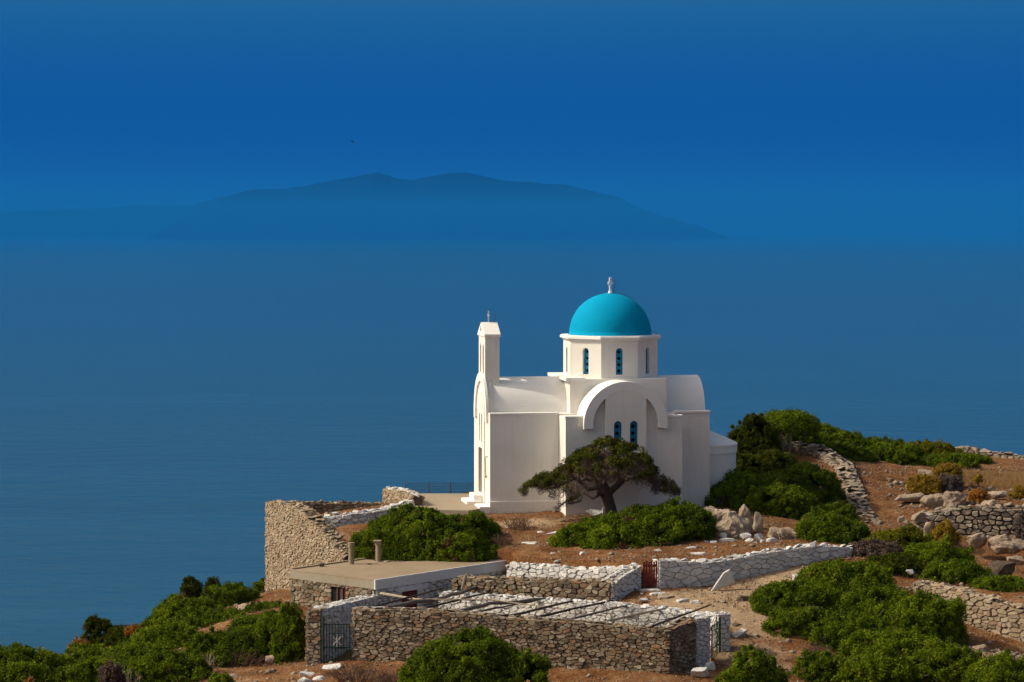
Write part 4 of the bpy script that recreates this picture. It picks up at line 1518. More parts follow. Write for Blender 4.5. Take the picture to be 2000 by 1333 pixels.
WD, WG, WP = M['wood_dark'], M['wood_grey'], M['wood_pale']
POLES = [('thin dark pole crossing in front of the house door, first from the green star gate', [(720, 1188, fwY(720)), (866, 1149, 101.6)], 0.035, WD),
         ('thick grey weathered beam across the yard, beside the house door', [(754, 1186, fwY(754)), (864, 1168, 97.5), (930, 1148, 101.6)], 0.075, WG),
         ('pale short plank slanting down from the house corner across the door', [(744, 1159, 99.9), (832, 1173, 96.6)], 0.05, WP),
         ('dark thin pole next to the thick grey beam, reaching the rubble wall', [(816, 1190, fwY(816)), (960, 1157, 99.8)], 0.035, WD),
         ('long thin pale stick lying across several other poles', [(832, 1171, 96.5), (960, 1172, 96.3), (1103, 1190, 94.6)], 0.028, WP),
         ('bent grey weathered beam in the middle of the yard', [(894, 1196, fwY(894)), (955, 1180, 95.8), (1070, 1170, 98.0)], 0.065, WG),
         ('short dark pole beside the bent grey beam', [(922, 1197, fwY(922)), (1002, 1182, 96.2), (1062, 1171, 98.2)], 0.03, WD),
         ('dark brown pole, third from the barred gate end among the dark ones', [(985, 1206, fwY(985)), (1131, 1172, 97.3)], 0.04, WD),
         ('dark brown pole whose far tip meets the white end of the rubble wall', [(1032, 1209, fwY(1032)), (1197, 1173, 96.6)], 0.04, WD),
         ('pale grey pole over the whitewashed back wall, left of its twin', [(1092, 1215, fwY(1092)), (1235, 1181, 95.8)], 0.042, WG),
         ('pale grey pole over the whitewashed back wall, right of its twin', [(1142, 1223, fwY(1142)), (1299, 1189, 95.2)], 0.045, WP),
         ('dark pole jutting over the yard wall corner, nearest to the barred gate', [(1273, 1223, fwY(1273)), (1386, 1182, 93.4)], 0.036, WD)]
for i, (lab, ps, r, mt) in enumerate(POLES):
    pole(lab, [P(*q) for q in ps], r, mt, 500 + i)
q0, q1 = P(909, 1127, 101.3), P(902, 1153, 100.6)
o = MB().tube([(0, 0, 0), q1 - q0], [0.07, 0.055], 6).build('leaning_plank', M['wood_grey'], None, q0)
tag(o, 'weathered grey stake leaning on the brown rubble wall', 'stake')
# ------------------------------------------------------------------ shrubs
def ico():
    bm = bmesh.new()
    bmesh.ops.create_icosphere(bm, subdivisions=1, radius=1.0)
    v = np.array([x.co[:] for x in bm.verts])
    f = np.array([[q.index for q in x.verts] for x in bm.faces])
    bm.free()
    return v, f


ICO_V, ICO_F = ico()


def unit(a):
    return a / (np.linalg.norm(a, axis=-1, keepdims=True) + 1e-9)


def leaf_cloud(cen, rad, out, tint, per, ll, lw, rng, spread=0.9):
    """many small leaf faces round clump centres"""
    n = len(cen)
    idx = np.repeat(np.arange(n), per)
    m = len(idx)
    d = unit(rng.normal(size=(m, 3)) + out[idx] * spread)
    pos = cen[idx] + d * (rad[idx] * rng.uniform(0.5, 1.4, m))[:, None]
    nr = unit(d + 0.75 * rng.normal(size=(m, 3)))
    t = unit(np.cross(nr, rng.normal(size=(m, 3))))
    b = np.cross(nr, t)
    L = (ll * rng.uniform(0.6, 1.35, m))[:, None]
    w = (lw * rng.uniform(0.6, 1.35, m))[:, None]
    V = np.stack([pos - t * L, pos - b * w, pos + t * L, pos + b * w], 1).reshape(-1, 3)
    Q = np.arange(m * 4).reshape(m, 4)
    tv = np.where(tint[idx] > 0, np.clip(tint[idx] + rng.normal(0, 0.15, m), 0.08, 1), 0.0)
    tv[rng.random(m) < 0.035] = 0.0
    return V, Q, tv


def noise_dir(d, seed, f=1.6):
    return np.array([mnoise.noise((a * f + seed, b * f, c * f + seed * 0.3)) for a, b, c in d])


def shrub(name, label, x0, x1, ytop, Y, ratio=0.8, mat='leaf', seed=0, clump=0.30, cat='shrub', group=None, base_py=None, leaf=0.044, dens=1.0, flat=1.0, tintb=0.0, twiggy=0.0, hmin=0.25):
    rng = np.random.default_rng(seed)
    cx = PX((x0 + x1) / 2, Y)
    clump = clump * 0.66 if clump > 0.2 else clump
    rx = (x1 - x0) / 2 / FPX * Y * 1.08
    ry = rx * ratio * 1.1
    zt = PZ(ytop, Y + ry * 0.1)
    zg = min(gz(cx, Y), gz(cx - rx * 0.6, Y), gz(cx + rx * 0.6, Y)) if base_py is None else PZ(base_py, Y)
    h = max(hmin, zt - zg)
    rx_, ry_ = rx - clump * 0.55, ry - clump * 0.55
    hh = h - clump * 0.5
    area = 2 * math.pi * ((rx * ry) ** 1.6 / 3 + (rx * h) ** 1.6 / 3 + (ry * h) ** 1.6 / 3) ** (1 / 1.6)
    n = int(max(14, 0.85 * dens * area / (clump * clump)))
    d = unit(rng.normal(size=(n, 3)))
    d[:, 2] = np.abs(d[:, 2]) * 1.0 - 0.08
    d = unit(d)
    lump = 1 + 0.30 * noise_dir(d, seed * 1.3) + 0.07 * noise_dir(d, seed * 2.1 + 7, 4.0) - 0.05
    e = flat
    dd = np.stack([np.sign(d[:, 0]) * np.abs(d[:, 0]) ** e, np.sign(d[:, 1]) * np.abs(d[:, 1]) ** e, np.sign(d[:, 2]) * np.abs(d[:, 2]) ** 0.8], -1)
    cen = dd * np.array([rx_, ry_, hh]) * lump[:, None]
    rad = clump * rng.uniform(0.6, 1.15, n)
    outn = unit(d / np.array([rx_, ry_, hh]))
    own = 0.09 * math.sin(seed * 2.7)
    tint = np.clip(0.44 + own + tintb + 0.15 * rng.normal(size=n) + 0.40 * noise_dir(d, seed + 31, 2.2), 0.09, 0.98)
    # a few shoots stand out of the mound, a few patches are dead
    sh_ = rng.random(n) < 0.10
    cen[sh_] += outn[sh_] * (clump * rng.uniform(0.4, 1.3, sh_.sum()))[:, None]
    rad[sh_] *= 0.6
    tint[(noise_dir(d, seed * 0.7 + 90, 2.6) > 0.52) & (rng.random(n) < 0.5)] = 0.0
    # ground follows the slope
    gx_ = cx + cen[:, 0]
    gy_ = Y + cen[:, 1]
    slope = ground(gx_, gy_) - gz(cx, Y)
    root = thing(name, label, cat, (cx, Y, zg), 0, group)
    low = np.clip(1 - cen[:, 2] / max(hh, 0.01), 0, 1)
    cen[:, 2] += np.clip(slope, -0.6, 0.6) * low
    per = int(115 * (clump / 0.22) ** 1.3 * dens)
    V, Q, tv = leaf_cloud(cen, rad, outn, tint, per, leaf, leaf * 0.55, rng)
    # dense inner twigs and leaves that stop the view through the crown
    iv = (ICO_V[None] * (rad * 0.72)[:, None, None] + cen[:, None] - outn[:, None] * (rad * 0.40)[:, None, None]).reshape(-1, 3)
    it = (ICO_F[None] + (np.arange(n) * len(ICO_V))[:, None, None]).reshape(-1, 3)
    k = len(ICO_V)
    big = ICO_V * np.array([rx_, ry_, hh]) * 0.80
    big[:, 2] = np.maximum(big[:, 2], -0.3)
    nb = len(V)
    allv = np.concatenate([V, iv, big])
    tris = np.concatenate([it + nb, ICO_F + nb + len(iv)])
    tt = np.concatenate([tv, np.repeat(tint * 0.9, len(ICO_F)), np.full(len(ICO_F), 0.35)])
    link('foliage', mesh_np('foliage', allv, quads=Q, tris=tris, mat=M[mat], face_attr=('tint', tt)), root)
    b = MB()
    rr = random.Random(seed)
    for s in range(5):
        a = rr.uniform(0, 6.28)
        ex, ey = math.cos(a) * rx_ * 0.75, math.sin(a) * ry_ * 0.75
        b.tube([(ex * 0.1, ey * 0.1, -0.25), (ex * 0.5, ey * 0.5, hh * 0.35), (ex, ey, hh * 0.6)], [0.06, 0.04, 0.02], 5)
    if True:
        for s in range(int(90 * max(twiggy, 0.28))):
            i = rr.randrange(n)
            p = Vector(cen[i])
            o = Vector(outn[i])
            q = p + (o + Vector((rr.uniform(-.6, .6), rr.uniform(-.6, .6), rr.uniform(-.2, .6)))).normalized() * (clump * rr.uniform(1.0, 1.9))
            b.tube([p, p.lerp(q, 0.5) + Vector((rr.uniform(-.03, .03), 0, rr.uniform(-.03, .03))), q], [0.016, 0.012, 0.006], 4, False)
    b.build('branches', M['twig'], root)
    return root


SH = [
    # middle
    ('round dark green shrub between the curved white wall and the chapel, above the house roof', 695, 1002, 989, 107.6, 0.62, 'leaf', 0.30, {}),
    ('wide green shrub at the foot of the windswept tree', 1100, 1330, 1006, 106.8, 0.62, 'leaf', 0.28, {}),
    ('green shrub between the windswept tree and the brown boulders', 1210, 1395, 984, 107.6, 0.62, 'leaf', 0.28, {}),
    # right of the chapel
    ('large green shrub against the apse of the chapel', 1380, 1545, 925, 115.5, 0.8, 'leaf', 0.32, {}),
    ('large green shrub right beside the pale field wall', 1490, 1640, 912, 116.4, 0.9, 'leaf', 0.32, {}),
    ('grey-green shrub with bare twigs above the apse shrub', 1440, 1560, 884, 120.5, 0.7, 'leaf_dark', 0.30, dict(twiggy=1.0)),
    ('dense green shrub directly above the pale angular boulder', 1450, 1600, 950, 113.6, 0.7, 'leaf', 0.30, {}),
    ('crown-like dark shrub on the skyline behind the apse', 1424, 1520, 818, 124.0, 0.8, 'leaf_dark', 0.30, {}),
    ('low spreading green shrub on the ridge above the field wall', 1555, 1700, 836, 129.0, 0.6, 'leaf', 0.30, {}),
    ('low green shrub on the ridge over the red soil', 1640, 1800, 862, 130.0, 0.6, 'leaf', 0.30, {}),
    ('dull olive shrub on the ridge next to the far wall', 1745, 1870, 863, 133.0, 0.6, 'leaf_olive', 0.30, {}),
    ('green shrub at the upper edge of the red soil, under the ridge', 1590, 1700, 868, 126.2, 0.5, 'leaf', 0.28, {}),
    ('broad green shrub along the upper edge of the red soil', 1670, 1800, 872, 127.4, 0.45, 'leaf', 0.28, {}),
    ('green shrub between the red soil and the yellow dry grass', 1760, 1900, 894, 127.8, 0.4, 'leaf', 0.28, {}),
    ('green shrub trailing in front of the far ridge wall', 1815, 1940, 890, 131.0, 0.5, 'leaf', 0.28, {}),
    ('small dark shrub at the bend of the field wall', 1646, 1668, 902, 123.4, 0.8, 'leaf_dark', 0.16, dict(leaf=0.04)),
    ('green shrub below the tumbled end of the field wall', 1565, 1700, 1012, 107.6, 0.7, 'leaf', 0.28, {}),
    ('bare-twigged grey shrub at the end of the long white wall', 1655, 1760, 1058, 104.6, 0.8, 'leaf_dead', 0.26, dict(twiggy=1.5)),
    ('yellowish green shrub between the white wall and the dry terrace wall', 1690, 1830, 1034, 106.4, 0.8, 'leaf_olive', 0.30, dict(tintb=0.1)),
    ('bright olive shrub above the brown retaining wall', 1760, 1900, 1058, 104.6, 0.8, 'leaf', 0.30, dict(tintb=0.1)),
    ('dark hanging shrub over the head of the brown retaining wall', 1800, 1930, 1098, 101.8, 0.6, 'leaf', 0.28, {}),
    ('green shrub at the picture edge on top of the brown retaining wall', 1900, 2030, 1130, 100.5, 0.6, 'leaf', 0.28, {}),
    ('shaded green shrub where the white wall meets the retaining wall', 1690, 1800, 1085, 102.6, 0.8, 'leaf_dark', 0.28, {}),
    # big mass on the lower right
    ('big bright shrub beside the sandy path, upper part of the mass', 1466, 1640, 1135, 97.0, 0.8, 'leaf', 0.32, {}),
    ('big green shrub just below the long white wall', 1560, 1740, 1092, 99.6, 0.8, 'leaf', 0.32, {}),
    ('broad green shrub in the middle of the lower mass', 1620, 1800, 1145, 96.6, 0.8, 'leaf', 0.34, {}),
    ('broad bright green shrub left of the brown retaining wall', 1700, 1895, 1165, 95.0, 0.7, 'leaf', 0.34, dict(tintb=0.08)),
    ('green shrub at the foot of the mass next to the gravel path', 1500, 1640, 1190, 94.8, 0.6, 'leaf', 0.30, {}),
    ('bright green shrub in the lower mass, above the bottom edge', 1650, 1830, 1225, 92.4, 0.6, 'leaf', 0.34, dict(tintb=0.1)),
    ('bright green shrub at the bottom edge, near the stony debris', 1760, 1915, 1258, 91.0, 0.6, 'leaf', 0.32, dict(tintb=0.08)),
    ('lowest bright green shrub of the mass, cut by the bottom edge', 1640, 1790, 1270, 89.6, 0.6, 'leaf', 0.32, dict(tintb=0.1)),
    ('green shrub in the bottom corner below the stony debris', 1880, 2040, 1288, 89.0, 0.6, 'leaf', 0.32, dict(tintb=0.05)),
    ('low green shrub with dead twigs near the gravel path', 1556, 1650, 1276, 90.4, 0.7, 'leaf', 0.26, dict(twiggy=0.7)),
    ('round dark green bush in front of the right barred gate', 1412, 1532, 1276, 87.4, 0.8, 'leaf', 0.30, {}),
    ('pointed green bush in front of the yard wall', 800, 1062, 1238, 86.0, 0.6, 'leaf', 0.32, {}),
    # left slope
    ('tall dark green bush beside the stub of the left green gate', 536, 602, 1186, 95.8, 0.9, 'leaf', 0.30, {}),
    ('green shrub left of the tall bush by the gate stub', 440, 560, 1198, 98.0, 0.8, 'leaf', 0.32, {}),
    ('green shrub in front of the flat boulder on the seaward slope', 330, 490, 1192, 103.0, 0.7, 'leaf', 0.32, {}),
    ('green shrub on the slope below the two dark bushes', 280, 420, 1165, 108.0, 0.7, 'leaf', 0.30, {}),
    ('green shrub at the top of the seaward slope by the retaining wall', 390, 500, 1143, 111.0, 0.7, 'leaf', 0.30, {}),
    ('small green shrub tucked against the foot of the tall retaining wall', 494, 526, 1132, 117.0, 0.9, 'leaf', 0.22, {}),
    ('small dark bush standing up against the sea, the spikier of two', 352, 394, 1132, 112.0, 0.8, 'leaf_dark', 0.16, dict(twiggy=0.5, leaf=0.045, base_py=1172)),
    ('small dark round bush standing up against the sea, the higher of two', 402, 432, 1131, 113.0, 0.8, 'leaf_dark', 0.16, dict(leaf=0.045, base_py=1165)),
    ('dark bushy conifer-like shrub on the skyline of the left slope', 158, 222, 1203, 107.0, 0.8, 'leaf_dark', 0.24, dict(twiggy=0.3)),
    ('dark green shrub behind the rust-coloured cushion plants', 190, 290, 1222, 106.5, 0.8, 'leaf_dark', 0.26, {}),
    ('broad green shrub in the middle of the left slope', 235, 400, 1225, 100.0, 0.8, 'leaf', 0.34, {}),
    ('green shrub above the red bare ground on the left', 360, 520, 1235, 96.6, 0.7, 'leaf', 0.32, {}),
    ('green shrub on the seaward edge, second from the bottom corner', 90, 250, 1268, 99.0, 0.7, 'leaf', 0.32, {}),
    ('green shrub at the bottom corner beside the sea', -40, 130, 1266, 96.5, 0.7, 'leaf', 0.32, {}),
    ('green shrub cut by the bottom edge below the rust cushions', 120, 260, 1290, 93.6, 0.7, 'leaf', 0.32, {}),
    ('green shrub cut by the bottom edge beside the red bare ground', 240, 400, 1272, 93.4, 0.7, 'leaf', 0.32, {}),
    ('olive shrub in the bottom corner, mixed with dry stalks', -30, 110, 1302, 92.0, 0.6, 'leaf', 0.30, {}),
    ('small green shrub at the bottom edge on the bare red ground', 412, 455, 1316, 91.0, 0.8, 'leaf', 0.22, {}),
    ('dull grey shrub among the green ones on the left slope', 198, 240, 1288, 91.8, 0.8, 'leaf_dead', 0.20, dict(twiggy=1.0)),
    ('tiny dark shrub at the foot of the chapel fence', 902, 924, 966, 120.6, 0.8, 'leaf_dark', 0.14, dict(leaf=0.04, base_py=975)),
    ('green shrub filling the slope between the tall bush and the flat boulder', 470, 560, 1206, 100.6, 0.8, 'leaf', 0.30, {}),
    ('green shrub low on the slope under the flat boulder', 300, 440, 1210, 104.0, 0.6, 'leaf', 0.30, {}),
    ('thin olive shrub along the lower side of the field wall', 1600, 1670, 985, 114.2, 0.8, 'leaf', 0.26, {}),
    ('green shrub filling the lower mass beside the gravel, under the bright ones', 1590, 1760, 1205, 93.8, 0.7, 'leaf', 0.32, {}),
    ('low shrub under the gnarled tree on the skyline', 1436, 1522, 845, 124.8, 0.6, 'leaf', 0.28, {}),
    ('green shrub between the flat boulder and the slope shrubs below it', 478, 556, 1198, 103.2, 0.8, 'leaf', 0.28, {}),
    ('low shrub closing the gap above the bottom edge of the left slope', 200, 330, 1262, 96.8, 0.7, 'leaf', 0.30, {}),
    ('low green shrub behind the gnarled tree, closing the skyline', 1500, 1600, 826, 127.6, 0.5, 'leaf', 0.28, {}),
    ('dark green shrub in the gap between boulders and field wall', 1560, 1650, 1000, 110.5, 0.7, 'leaf', 0.26, {}),
]
for i, (lab, x0, x1, yt, Y, rt, mt, cl, kw) in enumerate(SH):
    shrub('shrub', lab, x0, x1, yt, Y, rt, mt, 100 + i, cl, group='shrubs on the hillside', **kw)
CU = [
    ('olive-gold cushion plant next to the grey one on the red soil', 1772, 1838, 930, 118.6, 'cushion_olive', 958),
    ('grey dead cushion plant touching the olive-gold one', 1832, 1882, 926, 118.9, 'cushion_grey', 957),
    ('olive-brown cushion plant behind the grey cushion', 1822, 1876, 905, 121.5, 'cushion_olive', 930),
    ('rust-coloured cushion plant just above the dry terrace wall', 1893, 1932, 955, 115.6, 'cushion_rust', 980),
    ('olive cushion plant at the picture edge above the terrace wall', 1976, 2018, 948, 117.0, 'cushion_olive', 972),
    ('round olive cushion plant in front of the dry terrace wall', 1820, 1872, 1020, 110.6, 'cushion_olive', 1060),
    ('small olive cushion plant beside the yellow dry grass', 1901, 1918, 927, 121.0, 'cushion_olive', 940),
    ('grey cushion plant at the picture edge before the terrace wall', 1980, 2030, 1005, 110.9, 'cushion_grey', 1040),
    ('larger rust cushion plant on the seaward slope', 133, 172, 1252, 104.5, 'cushion_rust', 1268),
    ('smaller rust cushion plant among the shrubs of the seaward slope', 184, 216, 1262, 100.6, 'cushion_rust', 1284),
    ('orange tuft plant high on the seaward slope', 246, 272, 1222, 104.0, 'cushion_rust', 1236),
    ('tiny rust plant at the bottom edge on the left', 48, 64, 1326, 90.8, 'cushion_rust', 1340),
    ('red low plant at the edge of the sandy path', 1470, 1494, 1163, 97.3, 'cushion_rust', 1174),
]
for i, (lab, x0, x1, yt, Y, mt, bp) in enumerate(CU):
    shrub('cushion_plant', lab, x0, x1, yt, Y, 0.8, mt, 300 + i, 0.13, cat='cushion plant', group='cushion plants', base_py=bp, leaf=0.028, dens=0.9, hmin=0.2)

# ------------------------------------------------------------------ trees


def limb(b, p0, p1, r0, r1, rr, n=5, wob=0.12, sag=0.0, seg=7):
    p0, p1 = Vector(p0), Vector(p1)
    pts, rad = [], []
    L = (p1 - p0).length
    for k in range(n + 1):
        t = k / n
        q = p0.lerp(p1, t)
        if 0 < k < n:
            q += Vector((rr.uniform(-1, 1), rr.uniform(-1, 1), rr.uniform(-1, 1))) * wob * L * 0.5
            q.z += sag * math.sin(math.pi * t)
        pts.append(q)
        rad.append(r0 + (r1 - r0) * t)
    b.tube(pts, rad, seg)
    return pts


def umbrella_tree():
    base = P(1190, 1016, 110.0)
    s = 110.0 / FPX
    T = thing('windswept_tree', 'windswept flat-topped juniper tree in front of the chapel wall', 'tree', tuple(base))
    rr = random.Random(9)
    rng = np.random.default_rng(9)
    # outline of the crown, photograph pixels relative to the trunk foot
    top = np.array([(-172, 66), (-150, 84), (-125, 98), (-98, 112), (-75, 128), (-48, 146), (-25, 156), (0, 165), (22, 158), (45, 152), (66, 140), (80, 122), (92, 104), (112, 90), (126, 76), (134, 64)]) * s
    bot = np.array([(-172, 58), (-140, 52), (-110, 50), (-80, 46), (-60, 56), (-30, 64), (0, 76), (30, 78), (60, 70), (90, 62), (120, 58), (134, 60)]) * s
    x0, x1 = top[0, 0], top[-1, 0]
    n = 640
    cs, rs, kinds = [], [], []
    cx, hw = (x0 + x1) / 2, (x1 - x0) / 2
    while len(cs) < n:
        a, r = rr.uniform(0, 2 * math.pi), math.sqrt(rr.random())
        x = cx + hw * r * math.cos(a)
        y = 2.3 * r * math.sin(a)
        # height of the canopy: the outline at the column, sinking towards front and back
        edge = max(0.0, 1 - (y / (2.3 * math.sqrt(max(0.02, 1 - ((x - cx) / hw) ** 2)))) ** 2)
        zt, zb = np.interp(x, top[:, 0], top[:, 1]), np.interp(x, bot[:, 0], bot[:, 1])
        zm = zb + (zt - zb) * 0.30
        zc = zm + (zt - zm) * edge ** 0.6
        deep = rr.random() ** 1.8
        z = zc - 0.10 - 0.12 * rr.random() - deep * min(1.0, 0.6 * (zc - zb) + 0.12)
        gap = mnoise.noise((x * 1.1 + 3, y * 1.1, z * 3.2))
        if gap < -0.10:
            continue
        cs.append((x, y, z))
        rs.append(rr.uniform(0.10, 0.20))
        kinds.append(deep)
    cen, rad, dp = np.array(cs), np.array(rs), np.array(kinds)
    # drooping spray on the left
    for k in range(7):
        t = k / 6
        cen = np.vstack([cen, [(-1.35 - 0.95 * t, -1.2, 1.25 - 0.62 * t + rr.uniform(-0.08, 0.08))]])
        rad = np.append(rad, 0.13)
        dp = np.append(dp, 0.2)
    out = unit(cen - np.array([0.0, 0, 0.6]))
    out[:, 2] += 0.4
    out = unit(out)
    dead = (dp + 0.35 * np.array([mnoise.noise((c[0] * 1.1, c[1] * 1.1, c[2] * 2 + 4)) for c in cen])) > 0.27
    tint = np.clip(0.45 + 0.22 * rng.normal(size=len(cen)), 0, 1)
    V, Q, tv = leaf_cloud(cen[~dead], rad[~dead], out[~dead], tint[~dead], 110, 0.042, 0.02, rng, 0.7)
    link('crown', mesh_np('crown', V, quads=Q, mat=M['leaf_juniper'], face_attr=('tint', tv)), T)
    V, Q, tv = leaf_cloud(cen[dead], rad[dead] * 1.1, out[dead], tint[dead], 80, 0.075, 0.0075, rng, 0.2)
    link('dead_twigs', mesh_np('dead_twigs', V, quads=Q, mat=M['leaf_dead'], face_attr=('tint', tv)), T)
    b = MB()
    fork = Vector((-0.28, 0, 1.45))
    b.tube([(0.14, 0, -0.35), (0.10, 0, 0.1), (0.04, 0.0, 0.55), (-0.08, 0, 0.95), (-0.22, 0, 1.3), fork + Vector((-0.05, 0, 0.25))], [0.36, 0.29, 0.25, 0.25, 0.27, 0.15], 12)
    b.tube([(-0.25, -0.1, 1.12), (-0.48, -0.18, 1.2), (-0.5, -0.2, 1.06)], [0.16, 0.11, 0.06], 8)
    limb(b, (-0.05, 0, 1.1), (0.62, -0.15, 1.75), 0.17, 0.11, rr, 4, 0.1)
    b.build('trunk', M['bark'], T, smooth=True)
    tips = []
    b = MB()
    mains = [((0.62, -0.15, 1.75), (2.6, -0.4, 1.55), .10), ((0.62, -0.15, 1.75), (1.6, 1.2, 2.2), .08), ((0.62, -0.15, 1.75), (1.3, -1.3, 2.0), .08), ((0.3, 0, 1.5), (0.7, 0.2, 3.1), .09),
             (fork, (-0.5, -0.3, 3.2), .10), (fork, (-1.7, 0.3, 2.3), .11), (fork, (-3.1, -0.3, 1.55), .11), (fork, (-1.4, -1.4, 1.9), .09), (fork, (-1.9, 1.5, 2.0), .08), ((-0.45, -0.15, 1.1), (-2.2, -1.2, 0.72), .07),
             (fork, (0.1, 1.7, 2.6), .08), (fork, (-0.2, -1.7, 2.4), .08)]
    for p, q, r in mains:
        pts = limb(b, p, q, r, r * 0.35, rr, 6, 0.16, 0.12, 6)
        tips += [(pts[k], r * 0.45) for k in (2, 3, 4, 5, 6)]
    for c in cen[rng.permutation(len(cen))[:190]]:
        c = Vector(c)
        q, r = min(tips, key=lambda t: (t[0] - c).length)
        limb(b, q, c, min(0.03, r), 0.006, rr, 3, 0.2, 0.0, 4)
    # bare twigs hanging below the crown
    for k in range(150):
        x = rr.uniform(-2.6, 2.7)
        if -0.5 < x < 0.4:
            continue
        zb = np.interp(x, bot[:, 0], bot[:, 1]) + 0.1
        p = Vector((x, rr.uniform(-1.5, 1.0), zb + rr.uniform(0.05, 0.35)))
        q = p + Vector((rr.uniform(-0.35, 0.35), rr.uniform(-0.2, 0.2), -rr.uniform(0.15, 0.45)))
        limb(b, p, q, 0.011, 0.004, rr, 3, 0.3, 0, 4)
    b.build('branches', M['twig'], T)


umbrella_tree()


def twisted_tree():
    base = P(1528, 880, 125.5)
    T = thing('twisted_tree', 'gnarled wind-bent shrub tree with pale twisted trunk at the head of the field wall', 'tree', tuple(base))
    rr = random.Random(4)
    rng = np.random.default_rng(4)
    s = 125.5 / FPX
    n = 210
    cen = []
    for k in range(n):
        a, r = rr.uniform(0, 6.28), math.sqrt(rr.random())
        x, y = 62 * s * r * math.cos(a) + 5 * s, 1.1 * r * math.sin(a)
        z = (48 + 24 * (1 - r * r) ** 0.6 - (40 if x < -0.2 else 14) * rr.random()) * s
        cen.append((x, y, z))
    cen = np.array(cen)
    rad = rng.uniform(0.16, 0.3, n)
    out = unit(cen - np.array([0, 0, 0.4]))
    tint = np.clip(0.45 + 0.2 * rng.normal(size=n), 0, 1)
    V, Q, tv = leaf_cloud(cen, rad, out, tint, 110, 0.05, 0.026, rng)
    link('crown', mesh_np('crown', V, quads=Q, mat=M['leaf'], face_attr=('tint', tv)), T)
    b = MB()
    for k in range(7):
        q = Vector(cen[rr.randrange(n)])
        p = Vector((rr.uniform(-0.35, 0.1), rr.uniform(-0.3, 0.2), -0.3))
        limb(b, p, q * 0.95, 0.075, 0.025, rr, 6, 0.28, 0.1, 6)
    b.tube([(-0.3, -0.5, 0.1), (-0.42, -0.6, 0.45), (-0.25, -0.65, 0.75), (0.0, -0.6, 0.62), (0.05, -0.55, 0.3), (-0.15, -0.5, 0.15)], 0.045, 7)
    b.tube([(-0.5, -0.5, 0.0), (-0.6, -0.6, 0.5), (-0.45, -0.65, 0.85), (0.2, -0.55, 1.0)], [0.06, 0.055, 0.04, 0.02], 7)
    b.build('trunk', M['wood_pale'], T, smooth=True)


twisted_tree()

# ------------------------------------------------------------------ dry twig bushes


def dry_shrub(label, px, py, Y, w, h, n, seed, mat='twig_red'):
    q = P(px, py, Y)
    z = gz(q.x, q.y)
    T = thing('dry_shrub', label, 'dry shrub', (q.x, q.y, z), 0, 'dry twig shrubs')
    rr = random.Random(seed)
    b = MB()
    for k in range(n):
        a, r = rr.uniform(0, 6.28), math.sqrt(rr.random())
        p = Vector((w * 0.35 * r * math.cos(a), w * 0.3 * r * math.sin(a), -0.03))
        t = Vector((w * 0.5 * r * math.cos(a) * 1.3 + rr.uniform(-.15, .15) * w, w * 0.4 * r * math.sin(a), h * (1.05 - 0.55 * r) * rr.uniform(0.6, 1.1)))
        pts = limb(b, p, t, 0.011, 0.004, rr, 3, 0.14, 0.05, 4)
        for j in (1, 2):
            s = pts[j]
            e = s + Vector((rr.uniform(-1, 1), rr.uniform(-1, 1), rr.uniform(0.1, 0.9))).normalized() * h * 0.35
            limb(b, s, e, 0.007, 0.003, rr, 2, 0.1, 0, 4)
    b.build('twigs', M[mat], T)


for i, a in enumerate([
        ('leafless brown shrub at the foot of the yard wall, beside the left green gate', 700, 1330, 89.6, 2.0, 0.75, 130, 'twig_red'),
        ('leafless brown shrub before the yard wall, next to the pointed green bush', 780, 1325, 89.2, 1.4, 0.6, 90, 'twig_red'),
        ('dry reddish shrub at the foot of the slope shrubs on the bare red ground', 475, 1312, 95.5, 1.5, 0.7, 80, 'twig_red'),
        ('dry brown shrub leaning by the chapel corner at the plinth', 1010, 1030, 109.6, 1.1, 0.7, 60, 'twig_red'),
        ('dry stalks beside the round dark green shrub above the house', 978, 1062, 107.0, 1.1, 0.55, 60, 'twig_red'),
        ('dry brown shrub beside the last white stone under the brown boulder', 1528, 1060, 107.2, 1.0, 0.55, 60, 'twig'),
        ('dry stalks in front of the lower green mass by the path', 1600, 1268, 92.6, 1.0, 0.5, 60, 'twig_red'),
        ('dry twiggy shrub under the round olive cushion plant', 1850, 1070, 110.2, 1.2, 0.7, 70, 'twig'),
        ('pale bare stalks at the bottom edge among the slope shrubs', 255, 1330, 92.4, 0.9, 0.8, 24, 'wood_pale'),
        ('pale bare stalks above the bare red ground on the left', 405, 1300, 94.5, 0.9, 0.9, 24, 'wood_pale')]):
    dry_shrub(a[0], a[1], a[2], a[3], a[4], a[5], a[6], 700 + i, a[7])
